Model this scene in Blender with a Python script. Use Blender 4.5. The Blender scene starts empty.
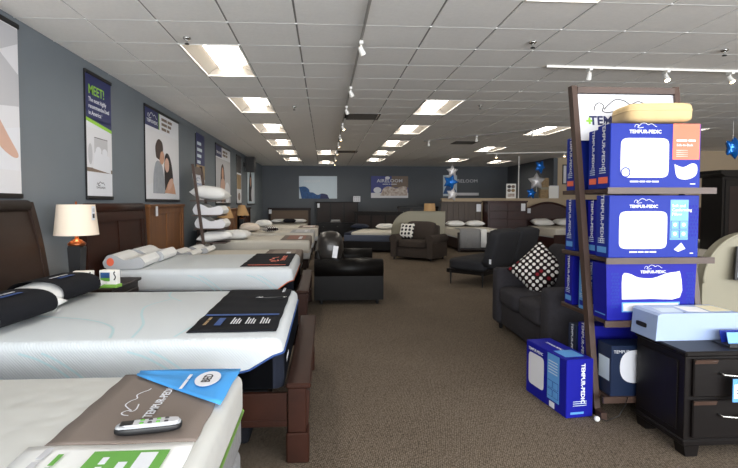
import bpy, bmesh, math, random
from mathutils import Vector, Matrix
random.seed(7)
R = math.radians
S = bpy.context.scene
COL = S.collection

# ------------------------------------------------------------------ camera
cam = bpy.data.objects.new('camera', bpy.data.cameras.new('camera'))
COL.objects.link(cam)
cam.location = (0, 0, 1.44)
cam.rotation_euler = (R(90 - 2.2), 0, R(-3.5))
cam.data.sensor_width = 36
cam.data.lens = 36 * 480 / 738
cam.data.shift_x = (369 - 354) / 738
cam.data.shift_y = (221.4 - 234) / 738
cam.data.clip_end = 200
S.camera = cam

# ------------------------------------------------------------------ light
def world():
    w = bpy.data.worlds.new('world'); S.world = w; w.use_nodes = True
    b = w.node_tree.nodes['Background']
    b.inputs[0].default_value = (.62, .76, 1, 1); b.inputs[1].default_value = 1.0
world()
def area(name, loc, rot, sx, sy, watts, col):
    l = bpy.data.lights.new(name, 'AREA'); l.shape = 'RECTANGLE'; l.size = sx; l.size_y = sy
    l.energy = watts; l.color = col
    o = bpy.data.objects.new(name, l); COL.objects.link(o); o.location = loc; o.rotation_euler = rot
    return o
# daylight entering through the shop windows in the wall behind the camera
for i, x in enumerate((-.9, 2.1, 5.1, 8.1, 11.1)):
    area('window_daylight', (x, -3.86, 1.65), (R(-90 - 27), 0, R(180)), 2.6, 2.3, 345, (.94, .97, 1))
S.view_settings.view_transform = 'Standard'
S.view_settings.look = 'None'
S.view_settings.gamma = 1
S.view_settings.use_curve_mapping = False
S.view_settings.exposure = 0.0
TROFFER = 12.0       # emission of a ceiling light's lens

# ------------------------------------------------------------------ materials
def lin(h):
    h = h.lstrip('#')
    c = [int(h[i:i + 2], 16) / 255 for i in (0, 2, 4)]
    return tuple(x / 12.92 if x <= .04045 else ((x + .055) / 1.055) ** 2.4 for x in c) + (1,)
MATS = {}
def mat(name, hx, rough=.5, metal=0, var=0, vs=4, bump=0, bs=60, st=(1, 1, 1), emit=0, spec=.5, hx2=None, alpha=1, coat=0):
    if name in MATS: return MATS[name]
    m = bpy.data.materials.new(name); MATS[name] = m; m.use_nodes = True
    nt = m.node_tree; p = nt.nodes['Principled BSDF']; L = nt.links.new
    c = lin(hx)
    p.inputs['Base Color'].default_value = c
    p.inputs['Roughness'].default_value = rough
    p.inputs['Metallic'].default_value = metal
    p.inputs['Specular IOR Level'].default_value = spec
    p.inputs['Coat Weight'].default_value = coat
    if emit:
        p.inputs['Emission Color'].default_value = c; p.inputs['Emission Strength'].default_value = emit
    if alpha < 1: p.inputs['Alpha'].default_value = alpha
    if var or bump:
        tc = nt.nodes.new('ShaderNodeTexCoord'); mp = nt.nodes.new('ShaderNodeMapping')
        mp.inputs['Scale'].default_value = st; L(tc.outputs['Object'], mp.inputs[0])
    if var:
        n = nt.nodes.new('ShaderNodeTexNoise'); n.inputs['Scale'].default_value = vs; n.inputs['Detail'].default_value = 6
        L(mp.outputs[0], n.inputs['Vector'])
        r = nt.nodes.new('ShaderNodeValToRGB')
        r.color_ramp.elements[0].position = .3; r.color_ramp.elements[1].position = .7
        d = lin(hx2) if hx2 else tuple(x * (1 - var) for x in c[:3]) + (1,)
        r.color_ramp.elements[0].color = d; r.color_ramp.elements[1].color = c
        L(n.outputs['Fac'], r.inputs[0]); L(r.outputs[0], p.inputs['Base Color'])
    if bump:
        n2 = nt.nodes.new('ShaderNodeTexNoise'); n2.inputs['Scale'].default_value = bs; n2.inputs['Detail'].default_value = 3
        L(mp.outputs[0], n2.inputs['Vector'])
        b = nt.nodes.new('ShaderNodeBump'); b.inputs['Strength'].default_value = bump; b.inputs['Distance'].default_value = .01
        L(n2.outputs['Fac'], b.inputs['Height']); L(b.outputs[0], p.inputs['Normal'])
    return m

def carpet():
    m = mat('carpet', '#6b5f50', .95, spec=.1)
    nt = m.node_tree; p = nt.nodes['Principled BSDF']; L = nt.links.new
    tc = nt.nodes.new('ShaderNodeTexCoord')
    mp = nt.nodes.new('ShaderNodeMapping'); mp.inputs['Rotation'].default_value = (0, 0, R(24)); mp.inputs['Scale'].default_value = (95, 58, 1)
    L(tc.outputs['Object'], mp.inputs[0])
    v = nt.nodes.new('ShaderNodeTexVoronoi'); v.inputs['Scale'].default_value = 1; v.inputs['Randomness'].default_value = .35
    L(mp.outputs[0], v.inputs['Vector'])
    r = nt.nodes.new('ShaderNodeValToRGB')
    r.color_ramp.elements[0].position = .12; r.color_ramp.elements[1].position = .68
    r.color_ramp.elements[0].color = lin('#85786a'); r.color_ramp.elements[1].color = lin('#41382e')
    L(v.outputs['Distance'], r.inputs[0])
    n = nt.nodes.new('ShaderNodeTexNoise'); n.inputs['Scale'].default_value = 1.3; L(tc.outputs['Object'], n.inputs['Vector'])
    mx = nt.nodes.new('ShaderNodeMix'); mx.data_type = 'RGBA'; mx.blend_type = 'MULTIPLY'
    mr = nt.nodes.new('ShaderNodeMapRange'); mr.inputs[1].default_value = .3; mr.inputs[2].default_value = .7
    mr.inputs[3].default_value = .88; mr.inputs[4].default_value = 1.0
    L(n.outputs['Fac'], mr.inputs[0])
    mx.inputs[0].default_value = 1; L(r.outputs[0], mx.inputs[6]); L(mr.outputs[0], mx.inputs[7])
    L(mx.outputs[2], p.inputs['Base Color'])
    b = nt.nodes.new('ShaderNodeBump'); b.inputs['Strength'].default_value = .6; b.inputs['Distance'].default_value = .006; b.invert = True
    L(v.outputs['Distance'], b.inputs['Height']); L(b.outputs[0], p.inputs['Normal'])
    return m
def knit(name, hx, rows=170, rot=30):
    m = mat(name, hx, .8, spec=.25)
    nt = m.node_tree; p = nt.nodes['Principled BSDF']; L = nt.links.new
    tc = nt.nodes.new('ShaderNodeTexCoord'); mp = nt.nodes.new('ShaderNodeMapping'); mp.inputs['Rotation'].default_value = (R(20), R(35), R(rot))
    L(tc.outputs['Object'], mp.inputs[0])
    w = nt.nodes.new('ShaderNodeTexWave'); w.inputs['Scale'].default_value = rows / 6.28 * 1.0; L(mp.outputs[0], w.inputs['Vector'])
    b = nt.nodes.new('ShaderNodeBump'); b.inputs['Strength'].default_value = .35; b.inputs['Distance'].default_value = .004
    L(w.outputs['Fac'], b.inputs['Height']); L(b.outputs[0], p.inputs['Normal'])
    return m
def quilt(name, hx):
    m = mat(name, hx, .8, spec=.25)
    nt = m.node_tree; p = nt.nodes['Principled BSDF']; L = nt.links.new
    tc = nt.nodes.new('ShaderNodeTexCoord')
    v = nt.nodes.new('ShaderNodeTexVoronoi'); v.inputs['Scale'].default_value = 14; v.feature = 'SMOOTH_F1'; L(tc.outputs['Object'], v.inputs['Vector'])
    b = nt.nodes.new('ShaderNodeBump'); b.inputs['Strength'].default_value = .5; b.inputs['Distance'].default_value = .012
    L(v.outputs['Distance'], b.inputs['Height']); L(b.outputs[0], p.inputs['Normal'])
    return m
def dots(name, base, a, b_, scale):
    m = mat(name, base, .85, spec=.2)
    nt = m.node_tree; p = nt.nodes['Principled BSDF']; L = nt.links.new
    tc = nt.nodes.new('ShaderNodeTexCoord')
    v = nt.nodes.new('ShaderNodeTexVoronoi'); v.voronoi_dimensions = '2D'; v.inputs['Scale'].default_value = scale; v.inputs['Randomness'].default_value = .1
    L(tc.outputs['Object'], v.inputs['Vector'])
    r = nt.nodes.new('ShaderNodeValToRGB'); r.color_ramp.interpolation = 'CONSTANT'
    r.color_ramp.elements[0].position = 0; r.color_ramp.elements[0].color = (1, 1, 1, 1)
    r.color_ramp.elements[1].position = .34; r.color_ramp.elements[1].color = (0, 0, 0, 1)
    L(v.outputs['Distance'], r.inputs[0])
    r2 = nt.nodes.new('ShaderNodeValToRGB'); r2.color_ramp.interpolation = 'CONSTANT'
    r2.color_ramp.elements[0].color = lin(a); r2.color_ramp.elements[1].position = .8; r2.color_ramp.elements[1].color = lin(b_)
    L(v.outputs['Color'], r2.inputs[0])
    mx = nt.nodes.new('ShaderNodeMix'); mx.data_type = 'RGBA'
    L(r.outputs[0], mx.inputs[0]); mx.inputs[6].default_value = lin(base); L(r2.outputs[0], mx.inputs[7])
    L(mx.outputs[2], p.inputs['Base Color'])
    return m
def thin_glass():
    m = bpy.data.materials.new('window_glass'); m.use_nodes = True; nt = m.node_tree; L = nt.links.new
    o = nt.nodes['Material Output']; nt.nodes.remove(nt.nodes['Principled BSDF'])
    t = nt.nodes.new('ShaderNodeBsdfTransparent'); g = nt.nodes.new('ShaderNodeBsdfGlossy'); g.inputs['Roughness'].default_value = .02
    x = nt.nodes.new('ShaderNodeMixShader'); x.inputs[0].default_value = .08
    L(t.outputs[0], x.inputs[1]); L(g.outputs[0], x.inputs[2]); L(x.outputs[0], o.inputs[0]); return m

W = dict(
    carpet=carpet(), glass=thin_glass(),
    wall=mat('wall_blue_grey', '#70777d', .75, var=.05, vs=2, bump=.05, bs=200, spec=.3),
    farwall=mat('wall_slate', '#5e6267', .8, var=.05, vs=2, spec=.25),
    beige=mat('wall_beige', '#b9a68c', .85, var=.04, vs=2),
    tile=mat('ceiling_tile', '#f4f2ee', .95, var=.05, vs=30, bump=.12, bs=260, spec=.1),
    tbar=mat('ceiling_grid', '#8d8a86', .6),
    deck=mat('deck_dark', '#4a4a4a', .9),
    white=mat('white_paint', '#e9e9e6', .5), whitem=mat('white_metal', '#e4e2dc', .4),
    black=mat('black_plastic', '#121214', .45), blackm=mat('black_metal', '#151312', .4, metal=.3),
    chrome=mat('brushed_nickel', '#c9c9c6', .25, metal=1),
    walnut=mat('dark_walnut', '#2e1f18', .5, var=.35, vs=6, st=(1, .15, 1), bump=.03, bs=40, spec=.3),
    espresso=mat('espresso_wood', '#261a16', .45, var=.3, vs=5, st=(.2, 1, 1), spec=.25),
    blackwood=mat('black_wood', '#120e0d', .4, var=.25, vs=5, st=(.2, 1, 1), spec=.22),
    cherry=mat('cherry_wood', '#33190f', .5, var=.4, vs=7, st=(1, .15, 1), spec=.22),
    mahog=mat('mahogany', '#351512', .4, var=.35, vs=6, st=(.2, 1, 1), spec=.5),
    oak=mat('oak_wood', '#734822', .5, var=.35, vs=8, st=(1, 1, .12), bump=.03),
    greyoak=mat('grey_oak', '#4d4037', .55, var=.35, vs=9, st=(1.5, 1, .1)),
    rack=mat('rack_wood', '#4b382f', .45, var=.3, vs=6, st=(1, 1, .2)),
    knit=knit('white_knit', '#c6cbce'), knitc=knit('cream_knit', '#c9c4b9', 150), quilt=quilt('cream_quilt', '#c3c3bf'),
    navy=mat('navy_fabric', '#1b2234', .85, bump=.1, bs=300), bluepipe=mat('blue_piping', '#2a4a86', .7),
    orange=mat('orange_piping', '#b4562c', .7), green=mat('green_piping', '#7fb24a', .7),
    greyq=mat('grey_fabric', '#8b8b8c', .9, var=.2, vs=40, bump=.15, bs=200), ltgrey=mat('light_grey_fabric', '#a9abae', .9, bump=.1, bs=200),
    seam=mat('aqua_seam', '#b4cdd2', .8),
    blackcloth=mat('black_cloth', '#15161b', .9, bump=.12, bs=150, spec=.2), browncloth=mat('taupe_cloth', '#786c64', .9, bump=.1, bs=200),
    skycloth=mat('sky_blue_cloth', '#3f93d6', .8, bump=.06, bs=80),
    pilw=mat('pillow_white', '#e6e6e4', .85, var=.06, vs=6, bump=.15, bs=14), pilc=mat('pillow_cream', '#dccfc0', .85, bump=.15, bs=14),
    foam=mat('foam_cream', '#cdb181', .85, var=.1, vs=8, bump=.1, bs=30),
    leather=mat('black_leather', '#0d0b0a', .42, var=.2, vs=10, bump=.12, bs=50, spec=.14), sofa=mat('charcoal_fabric', '#38363a', .92, var=.18, vs=30, bump=.2, bs=220, spec=.2),
    taupesofa=mat('taupe_fabric', '#453d38', .92, var=.15, vs=30, bump=.15, bs=200, spec=.2), futon=mat('dark_grey_fabric', '#28282b', .9, bump=.15, bs=220, spec=.25),
    wrap=mat('clear_wrap_black', '#2a2623', .33, var=.4, vs=9, bump=.9, bs=9),
    polka=dots('polka_fabric', '#1d1012', '#e9e6e2', '#8d2430', 19), polka2=dots('fleck_fabric', '#e2e0da', '#23272b', '#2d3238', 10),
    boxblue=mat('carton_blue', '#152a8c', .5, var=.05, vs=3, spec=.2), boxdeep=mat('carton_royal', '#14178a', .5, spec=.2), boxnavy=mat('carton_navy', '#16243f', .4),
    boxsky=mat('carton_sky', '#5a96d2', .4), coral=mat('print_coral', '#ea6a4a', .5), pwhite=mat('print_white', '#dadce2', .5), pnavy=mat('print_navy', '#232a5c', .55),
    pgrey=mat('print_grey', '#b9b9bd', .6), plgrey=mat('print_light_grey', '#d8d8dc', .6), pgreen=mat('print_green', '#5f9e3f', .6), plime=mat('print_lime', '#93c841', .6),
    pskin=mat('print_skin', '#c79a80', .7, var=.12, vs=9), pskin2=mat('print_skin_light', '#c9a594', .7), phair=mat('print_hair', '#4a3a34', .7, var=.3, vs=18), phair2=mat('print_black_hair', '#2b2425', .7, var=.3, vs=18),
    pshirt=mat('print_shirt', '#9aa0a8', .7, var=.15, vs=12), pblue=mat('print_blue', '#2c5c96', .6, var=.4, vs=14), ppale=mat('print_pale_blue', '#c5d3dd', .6), ppurple=mat('print_purple', '#454c8c', .6),
    pbed=mat('print_bedding', '#d9d0c8', .6, var=.35, vs=10, hx2='#9c8577'), pdark=mat('print_dark', '#3a3638', .6), pred=mat('print_red', '#a8323a', .6), ptan=mat('print_tan', '#a68a62', .6, var=.5, vs=20),
    prust=mat('print_rust', '#8a5d4e', .7), pgold=mat('print_brown', '#7b6a5d', .6), foilb=mat('foil_blue', '#1c72d0', .16, metal=.4), foils=mat('foil_silver', '#d8d6d8', .3, metal=.25),
    shade=mat('lamp_linen', '#e6d6c2', .9), shadetan=mat('lamp_tan', '#b99467', .9), copper=mat('copper_metal', '#8a4f30', .3, metal=.8),
    cream=mat('cream_vinyl', '#948f7c', .6, var=.05, vs=3), upbrown=mat('brown_upholstery', '#6b5c50', .9, bump=.15, bs=60),
    plastic=mat('pale_blue_plastic', '#93a4c4', .45), paper=mat('paper_white', '#ecebe6', .7), paperc=mat('paper_cream', '#e2d8b4', .7), ribbon=mat('ribbon_red', '#b3243c', .5), vent=mat('vent_dark', '#4a443c', .7),
    railgrey=mat('rail_grey', '#a19d97', .5), refl=mat('reflector_white', '#96918a', .35), lens=mat('lens_lit', '#fff4e2', .5, emit=TROFFER), bulb=mat('bulb_lit', '#ffd8a0', .5, emit=25), bulboff=mat('bulb_glass', '#e9e6df', .2),
)
MATS['lens_lit'].node_tree.nodes['Principled BSDF'].inputs['Emission Color'].default_value = (1, .93, .82, 1)

# ------------------------------------------------------------------ builders
def link(o): COL.objects.link(o); return o
def tag(o, label=None, cat=None, group=None, kind=None):
    if label: o['label'] = label
    if cat: o['category'] = cat
    if group: o['group'] = group
    if kind: o['kind'] = kind
    return o
def root(name, label, cat, loc=(0, 0, 0), rz=0, group=None, kind=None):
    o = link(bpy.data.objects.new(name, None)); o.location = loc; o.rotation_euler = (0, 0, R(rz)); o.empty_display_size = .1
    return tag(o, label, cat, group, kind)
def B(): return bmesh.new()
def obj(name, bm, m, parent=None, smooth=False, label=None, loc=None, rot=None):
    me = bpy.data.meshes.new(name)
    bmesh.ops.recalc_face_normals(bm, faces=bm.faces)
    bm.to_mesh(me); bm.free()
    if smooth: me.shade_smooth()
    me.materials.append(W[m] if isinstance(m, str) else m)
    o = link(bpy.data.objects.new(name, me)); o.parent = parent
    if loc is not None: o.location = loc
    if rot is not None: o.rotation_euler = rot
    if label: o['label'] = label
    return o
def box(bm, x0, x1, y0, y1, z0, z1, bev=0, seg=1):
    r = bmesh.ops.create_cube(bm, size=1)
    vs = r['verts']
    for v in vs:
        v.co = Vector((x0 + (v.co.x + .5) * (x1 - x0), y0 + (v.co.y + .5) * (y1 - y0), z0 + (v.co.z + .5) * (z1 - z0)))
    if bev:
        es = list({e for v in vs for e in v.link_edges})
        bmesh.ops.bevel(bm, geom=es, offset=bev, segments=seg, affect='EDGES', profile=.5, clamp_overlap=True)
    return bm
def bx(*a, **k): return box(B(), *a, **k)
def cyl(bm, p0, p1, r0, r1=None, seg=16):
    p0, p1 = Vector(p0), Vector(p1); r1 = r0 if r1 is None else r1
    d = p1 - p0; M = d.to_track_quat('Z', 'Y').to_matrix().to_4x4(); M.translation = (p0 + p1) / 2
    bmesh.ops.create_cone(bm, cap_ends=True, segments=seg, radius1=r0, radius2=r1, depth=d.length, matrix=M)
    return bm
def prism(bm, poly, axis, a0, a1):
    """poly: 2-D points in the two other axes (x,y,z order), extruded along axis"""
    def pt(p, a):
        q = list(p); q.insert(axis, a); return Vector(q)
    A = [bm.verts.new(pt(p, a0)) for p in poly]; C = [bm.verts.new(pt(p, a1)) for p in poly]
    n = len(poly)
    bm.faces.new(A); bm.faces.new(C[::-1])
    for i in range(n): bm.faces.new((A[i], C[i], C[(i + 1) % n], A[(i + 1) % n]))
    return bm
def lathe(bm, prof, c=(0, 0, 0), seg=24):
    rings = []
    for r, z in prof:
        rings.append([bm.verts.new((c[0] + r * math.cos(t * 2 * math.pi / seg), c[1] + r * math.sin(t * 2 * math.pi / seg), c[2] + z)) for t in range(seg)])
    for a, b in zip(rings, rings[1:]):
        for i in range(seg): bm.faces.new((a[i], a[(i + 1) % seg], b[(i + 1) % seg], b[i]))
    return bm
def caps(bm):
    bmesh.ops.holes_fill(bm, edges=[e for e in bm.edges if e.is_boundary]); return bm
def tube(bm, pts, r, seg=8):
    pts = [Vector(p) for p in pts]; rings = []
    for i, p in enumerate(pts):
        d = (pts[min(i + 1, len(pts) - 1)] - pts[max(i - 1, 0)]).normalized()
        q = d.to_track_quat('Z', 'Y')
        rings.append([bm.verts.new(p + q @ Vector((r * math.cos(t * 2 * math.pi / seg), r * math.sin(t * 2 * math.pi / seg), 0))) for t in range(seg)])
    for a, b in zip(rings, rings[1:]):
        for i in range(seg): bm.faces.new((a[i], a[(i + 1) % seg], b[(i + 1) % seg], b[i]))
    bm.faces.new(rings[0]); bm.faces.new(rings[-1][::-1])
    return bm
def puff(bm, sx, sy, sz, c=(0, 0, 0), n=7, cuts=5, M=None):
    """a stuffed cushion: super-ellipsoid of full size sx, sy, sz"""
    bmesh.ops.create_cube(bm, size=2)
    bmesh.ops.subdivide_edges(bm, edges=bm.edges[:], cuts=cuts, use_grid_fill=True)
    for v in bm.verts:
        p = v.co; k = (abs(p.x) ** n + abs(p.y) ** n + abs(p.z) ** n) ** (1 / n)
        q = Vector((p.x / k * sx / 2, p.y / k * sy / 2, p.z / k * sz / 2))
        if M: q = M @ q
        v.co = q + Vector(c)
    return bm
def pillow_bm(sx, sy, t, n=14, seed=0, pinch=.06):
    bm = B(); rnd = random.Random(seed); ph = [rnd.uniform(0, 6) for _ in range(4)]
    top, bot = {}, {}
    for i in range(n + 1):
        for j in range(n + 1):
            u = -1 + 2 * i / n; v = -1 + 2 * j / n
            u2 = math.copysign(abs(u) ** .8, u); v2 = math.copysign(abs(v) ** .8, v)
            x = u2 * sx / 2 * (1 - pinch * (1 - v2 * v2)); y = v2 * sy / 2 * (1 - pinch * (1 - u2 * u2))
            h = t / 2 * max(0, (1 - abs(u2) ** 3.2)) ** .55 * max(0, (1 - abs(v2) ** 3.2)) ** .55
            h *= 1 + .06 * math.sin(5 * u + ph[0]) * math.sin(4 * v + ph[1]) + .04 * math.sin(9 * u * v + ph[2])
            top[i, j] = bm.verts.new((x, y, h))
            edge = i in (0, n) or j in (0, n)
            bot[i, j] = top[i, j] if edge else bm.verts.new((x, y, -h * .75))
    for i in range(n):
        for j in range(n):
            bm.faces.new((top[i, j], top[i + 1, j], top[i + 1, j + 1], top[i, j + 1]))
            q = (bot[i, j], bot[i, j + 1], bot[i + 1, j + 1], bot[i + 1, j])
            bm.faces.new(q)
    return bm
def sheet(bm, grid, th=.004):
    """solid sheet from a grid of 3-D points"""
    n, m = len(grid), len(grid[0])
    V = [[bm.verts.new(p) for p in row] for row in grid]
    fs = [bm.faces.new((V[i][j], V[i + 1][j], V[i + 1][j + 1], V[i][j + 1])) for i in range(n - 1) for j in range(m - 1)]
    bmesh.ops.recalc_face_normals(bm, faces=fs)
    up = sum((f.normal.z for f in fs))
    if up < 0: bmesh.ops.reverse_faces(bm, faces=fs)
    bmesh.ops.solidify(bm, geom=fs, thickness=th)
    return bm
def copy_tree(o, parent=None):
    c = o.copy(); link(c); c.parent = parent
    for ch in list(o.children): copy_tree(ch, c)
    return c

class Face:
    """a flat printable face: o origin, u right, v up, in the parent's space"""
    def __init__(s, parent, o, u, v):
        s.p = parent; s.o = Vector(o); s.u = Vector(u); s.v = Vector(v); s.n = s.u.cross(s.v)
        s.M = Matrix((s.u, s.v, s.n)).transposed().to_4x4()
    def at(s, a, b, l): return s.o + s.u * a + s.v * b + s.n * (.0012 * l)
    def poly(s, pts, m, l=1, name='print_patch'):
        bm = B(); vs = [bm.verts.new((a, b, 0)) for a, b in pts]; f = bm.faces.new(vs)
        bm.normal_update()
        if f.normal.z < 0: f.normal_flip()
        ext = bmesh.ops.extrude_face_region(bm, geom=[f])
        for g in ext['geom']:
            if isinstance(g, bmesh.types.BMVert): g.co.z -= .001
        M = s.M.copy(); M.translation = s.at(0, 0, l)
        bm.transform(M)
        return obj(name, bm, m, s.p)
    def rect(s, a0, b0, a1, b1, m, l=1, name='print_patch'): return s.poly([(a0, b0), (a1, b0), (a1, b1), (a0, b1)], m, l, name)
    def blob(s, a, b, ra, rb, m, l=1, rot=0, name='print_patch', n=20, p=2):
        c, d = math.cos(R(rot)), math.sin(R(rot)); pts = []
        for k in range(n):
            t = 2 * math.pi * k / n; x = ra * math.copysign(abs(math.cos(t)) ** (2 / p), math.cos(t)); y = rb * math.copysign(abs(math.sin(t)) ** (2 / p), math.sin(t))
            pts.append((a + x * c - y * d, b + x * d + y * c))
        return s.poly(pts, m, l, name)
    def ribbon(s, pts, w, m, l=1, name='logo'):
        bm = B(); P = [Vector(p) for p in pts]; Ls = []
        for i, p in enumerate(P):
            d = (P[min(i + 1, len(P) - 1)] - P[max(i - 1, 0)]).normalized(); q = Vector((-d.y, d.x)) * w / 2
            Ls.append((bm.verts.new((*(p + q), 0)), bm.verts.new((*(p - q), 0))))
        for a, b in zip(Ls, Ls[1:]): bm.faces.new((a[0], a[1], b[1], b[0]))
        M = s.M.copy(); M.translation = s.at(0, 0, l); bm.transform(M)
        return obj(name, bm, m, s.p)
    def text(s, t, a, b, size, m, l=2, align='CENTER', bold=0, rot=0, sx=1, name='lettering'):
        c = bpy.data.curves.new('lettering', 'FONT'); c.body = t; c.size = size; c.align_x = align; c.align_y = 'CENTER'
        c.offset = bold * size; c.resolution_u = 2; c.extrude = .0003; c.space_line = .95
        o = link(bpy.data.objects.new('lettering', c))
        dg = bpy.context.evaluated_depsgraph_get(); me = bpy.data.meshes.new_from_object(o.evaluated_get(dg))
        bpy.data.objects.remove(o); bpy.data.curves.remove(c)
        M = s.M.copy(); M.translation = s.at(a, b, l)
        me.transform(M @ Matrix.Rotation(R(rot), 4, 'Z') @ Matrix.Diagonal((sx, 1, 1, 1)))
        me.materials.clear(); me.materials.append(W[m]); me.name = name
        q = link(bpy.data.objects.new(name, me)); q.parent = s.p; return q
def greek(f, words, a, b, size, m, l=2, align='LEFT'):
    """print too small or soft to read: one bar for each word, given by its letter count"""
    tot = sum(words) * .6 + .5 * (len(words) - 1); x = a - (tot * size / 2 if align == 'CENTER' else 0)
    for n in words:
        f.rect(x, b - size * .3, x + n * .6 * size, b + size * .3, m, l, 'print_line'); x += (n * .6 + .5) * size
def curve2(pts, n=8):
    """Catmull-Rom through 2-D points"""
    P = [Vector(p) for p in pts]; P = [P[0]] + P + [P[-1]]; out = []
    for i in range(1, len(P) - 2):
        for k in range(n):
            t = k / n; a, b, c, d = P[i - 1:i + 3]
            out.append(.5 * ((2 * b) + (c - a) * t + (2 * a - 5 * b + 4 * c - d) * t * t + (3 * b - a - 3 * c + d) * t ** 3))
    out.append(P[-2]); return out
def sleeper(face, a, b, w, m, l=2, lw=.012):
    """the reclining-figure line logo, about w wide"""
    f = lambda pts: curve2([(a + x * w, b + y * w) for x, y in pts])
    face.ribbon(f([(-.5, 0), (-.47, .09), (-.40, .13), (-.33, .08), (-.36, 0), (-.28, -.03), (-.1, .0)]), lw * w, m, l)
    face.ribbon(f([(-.33, .02), (-.25, .10), (-.12, .19), (.02, .17), (.12, .11), (.25, .16), (.36, .12), (.45, .05), (.52, .03)]), lw * w, m, l)

# ================================================================== SETTING
XL, XR, YF, YB, H = -2.68, 13.2, 20.9, -4.0, 3.05
def struct(name, bm, m, parent=None): return tag(obj(name, bm, m, parent), kind='structure')
struct('floor', bx(XL - .2, XR + .2, YB - .2, YF + .2, -.12, 0), 'carpet')
struct('wall_left', bx(XL - .15, XL, YB, YF, 0, 3.3), 'wall')
struct('wall_far', bx(XL - .15, 8.25, YF, YF + .15, 0, 3.3), 'farwall')
struct('wall_alcove', bx(8.1, 8.25, 16.6, YF, 0, 3.3), 'farwall')
struct('wall_beige', bx(8.25, 10.3, 16.6, 16.75, 0, 3.3), 'beige')
struct('wall_return', bx(10.3, 10.45, 14.2, 16.75, 0, 3.3), 'beige')
struct('wall_stub', bx(10.45, XR, 14.2, 14.35, 0, 3.3), 'beige')
struct('wall_right', bx(XR, XR + .15, YB, 14.35, 0, 3.3), 'beige')
struct('wall_half', box(bx(4.0, 8.1, 16.1, 16.25, 0, 1.56), 3.98, 8.1, 16.06, 16.29, 1.56, 1.6), 'beige')
struct('trim_1', bx(10.3, XR, 14.16, 14.2, 0, 1.3), 'mahog')
struct('trim_2', cyl(B(), (6.66, 16.17, 1.6), (6.66, 16.17, 3.04), .02), 'whitem')
struct('baseboard_left', bx(XL, XL + .015, YB, YF, 0, .1), 'farwall')
struct('baseboard_far', bx(XL, 8.1, YF - .015, YF, 0, .1), 'farwall')
bk = bx(XL - .15, XR + .15, YB - .15, YB, 0, .45); box(bk, XL - .15, XR + .15, YB - .15, YB, 2.85, 3.3)
for x in (-2.83, .5, 3.5, 6.5, 9.5, 12.5): box(bk, x if x < 0 else x - .08, x + .45 if x < 0 else x + .2, YB - .15, YB, .45, 2.85)
struct('wall_back', bk, 'beige')
for i, x in enumerate((-2.38, .7, 3.7, 6.7, 9.7)):
    x1 = (.42, 3.42, 6.42, 9.42, 12.42)[i]
    wf = bx(x, x + .06, YB - .12, YB - .04, .45, 2.85); box(wf, x1 - .06, x1, YB - .12, YB - .04, .45, 2.85)
    box(wf, x + .06, x1 - .06, YB - .12, YB - .04, .45, .51); box(wf, x + .06, x1 - .06, YB - .12, YB - .04, 2.79, 2.85)
    w = struct('window_%d' % (i + 1), wf, 'blackm')
    obj('pane', bx(x + .06, x1 - .06, YB - .085, YB - .075, .51, 2.79), W['glass'], w)

# ceiling: deck, T-bar grid, tiles one by one
ceil = struct('ceiling', bx(XL - .15, XR + .15, YB, YF + .15, 3.3, 3.4), 'deck')
G = .61; GX0 = -.25 - 4 * G; GY0 = 4.39 - 14 * G
lights = [(-1.47, y) for y in (2.56, 5.0, 7.44, 9.88, 12.32, 14.76, 17.2)] + [(1.58, y) for y in (2.56, 7.44, 9.88, 12.32, 14.76, 17.2)] + \
         [(4.63, y) for y in (5.0 - 2.44, 9.88, 13.54, 17.2)] + [(-.25, 14.76), (-.25, 18.42), (6.46, 17.81), (7.68, 2.56), (7.68, 9.88), (10.73, 5.0)]
vents = [(.41, 8.66), (3.41, 12.32), (.41, 14.76)]
cell = lambda x, y: (round((x - GX0) / G), round((y - GY0) / G))
used = {}
for x, y in lights:
    i, j = cell(x, y); used[i, j] = used[i, j + 1] = 1
for x, y in vents: used[cell(x, y)] = 1
tm = None; cells = []
for i in range(-1, 27):
    for j in range(0, 42):
        x, y = GX0 + i * G, GY0 + j * G
        if (i, j) in used or x > XR or y > YF: continue
        x0, x1, y0, y1 = max(x, XL), min(x + G, XR), max(y, YB), min(y + G, YF)
        if x1 - x0 < .05 or y1 - y0 < .05: continue
        xc, yc = (x0 + x1) / 2, (y0 + y1) / 2
        view = yc > 3.6 and -.75 < xc / yc < .95
        full = x1 - x0 > .6 and y1 - y0 > .6
        cells.append((not view, math.hypot(xc, yc), x0, x1, y0, y1, full))
cells.sort()
def tile_bm(bm, x0, x1, y0, y1):
    a = [bm.verts.new((x, y, 3.052)) for x, y in ((x0 + .008, y0 + .006), (x1 - .008, y0 + .006), (x1 - .008, y1 - .006), (x0 + .008, y1 - .006))]
    b = [bm.verts.new((x, y, 3.042)) for x, y in ((x0 + .011, y0 + .010), (x1 - .011, y0 + .010), (x1 - .011, y1 - .010), (x0 + .011, y1 - .010))]
    bm.faces.new(b[::-1]); bm.faces.new(a)
    for k in range(4): bm.faces.new((a[k], a[(k + 1) % 4], b[(k + 1) % 4], b[k]))
    return bm
rest = B(); shared = None
for k, (_, d, x0, x1, y0, y1, full) in enumerate(cells):
    if k < 298:
        if full and shared:
            t = link(bpy.data.objects.new('ceiling_tile', shared)); t.parent = ceil; t.location = ((x0 + x1) / 2, (y0 + y1) / 2, 0)
        elif full:
            t = obj('ceiling_tile', tile_bm(B(), -G / 2, G / 2, -G / 2, G / 2), 'tile', ceil, loc=((x0 + x1) / 2, (y0 + y1) / 2, 0)); shared = t.data
        else: obj('ceiling_tile', tile_bm(B(), x0, x1, y0, y1), 'tile', ceil)
    else: tile_bm(rest, x0, x1, y0, y1)
tag(obj('far_ceiling_tiles', rest, 'tile', ceil), kind='stuff')
g = B()
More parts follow.
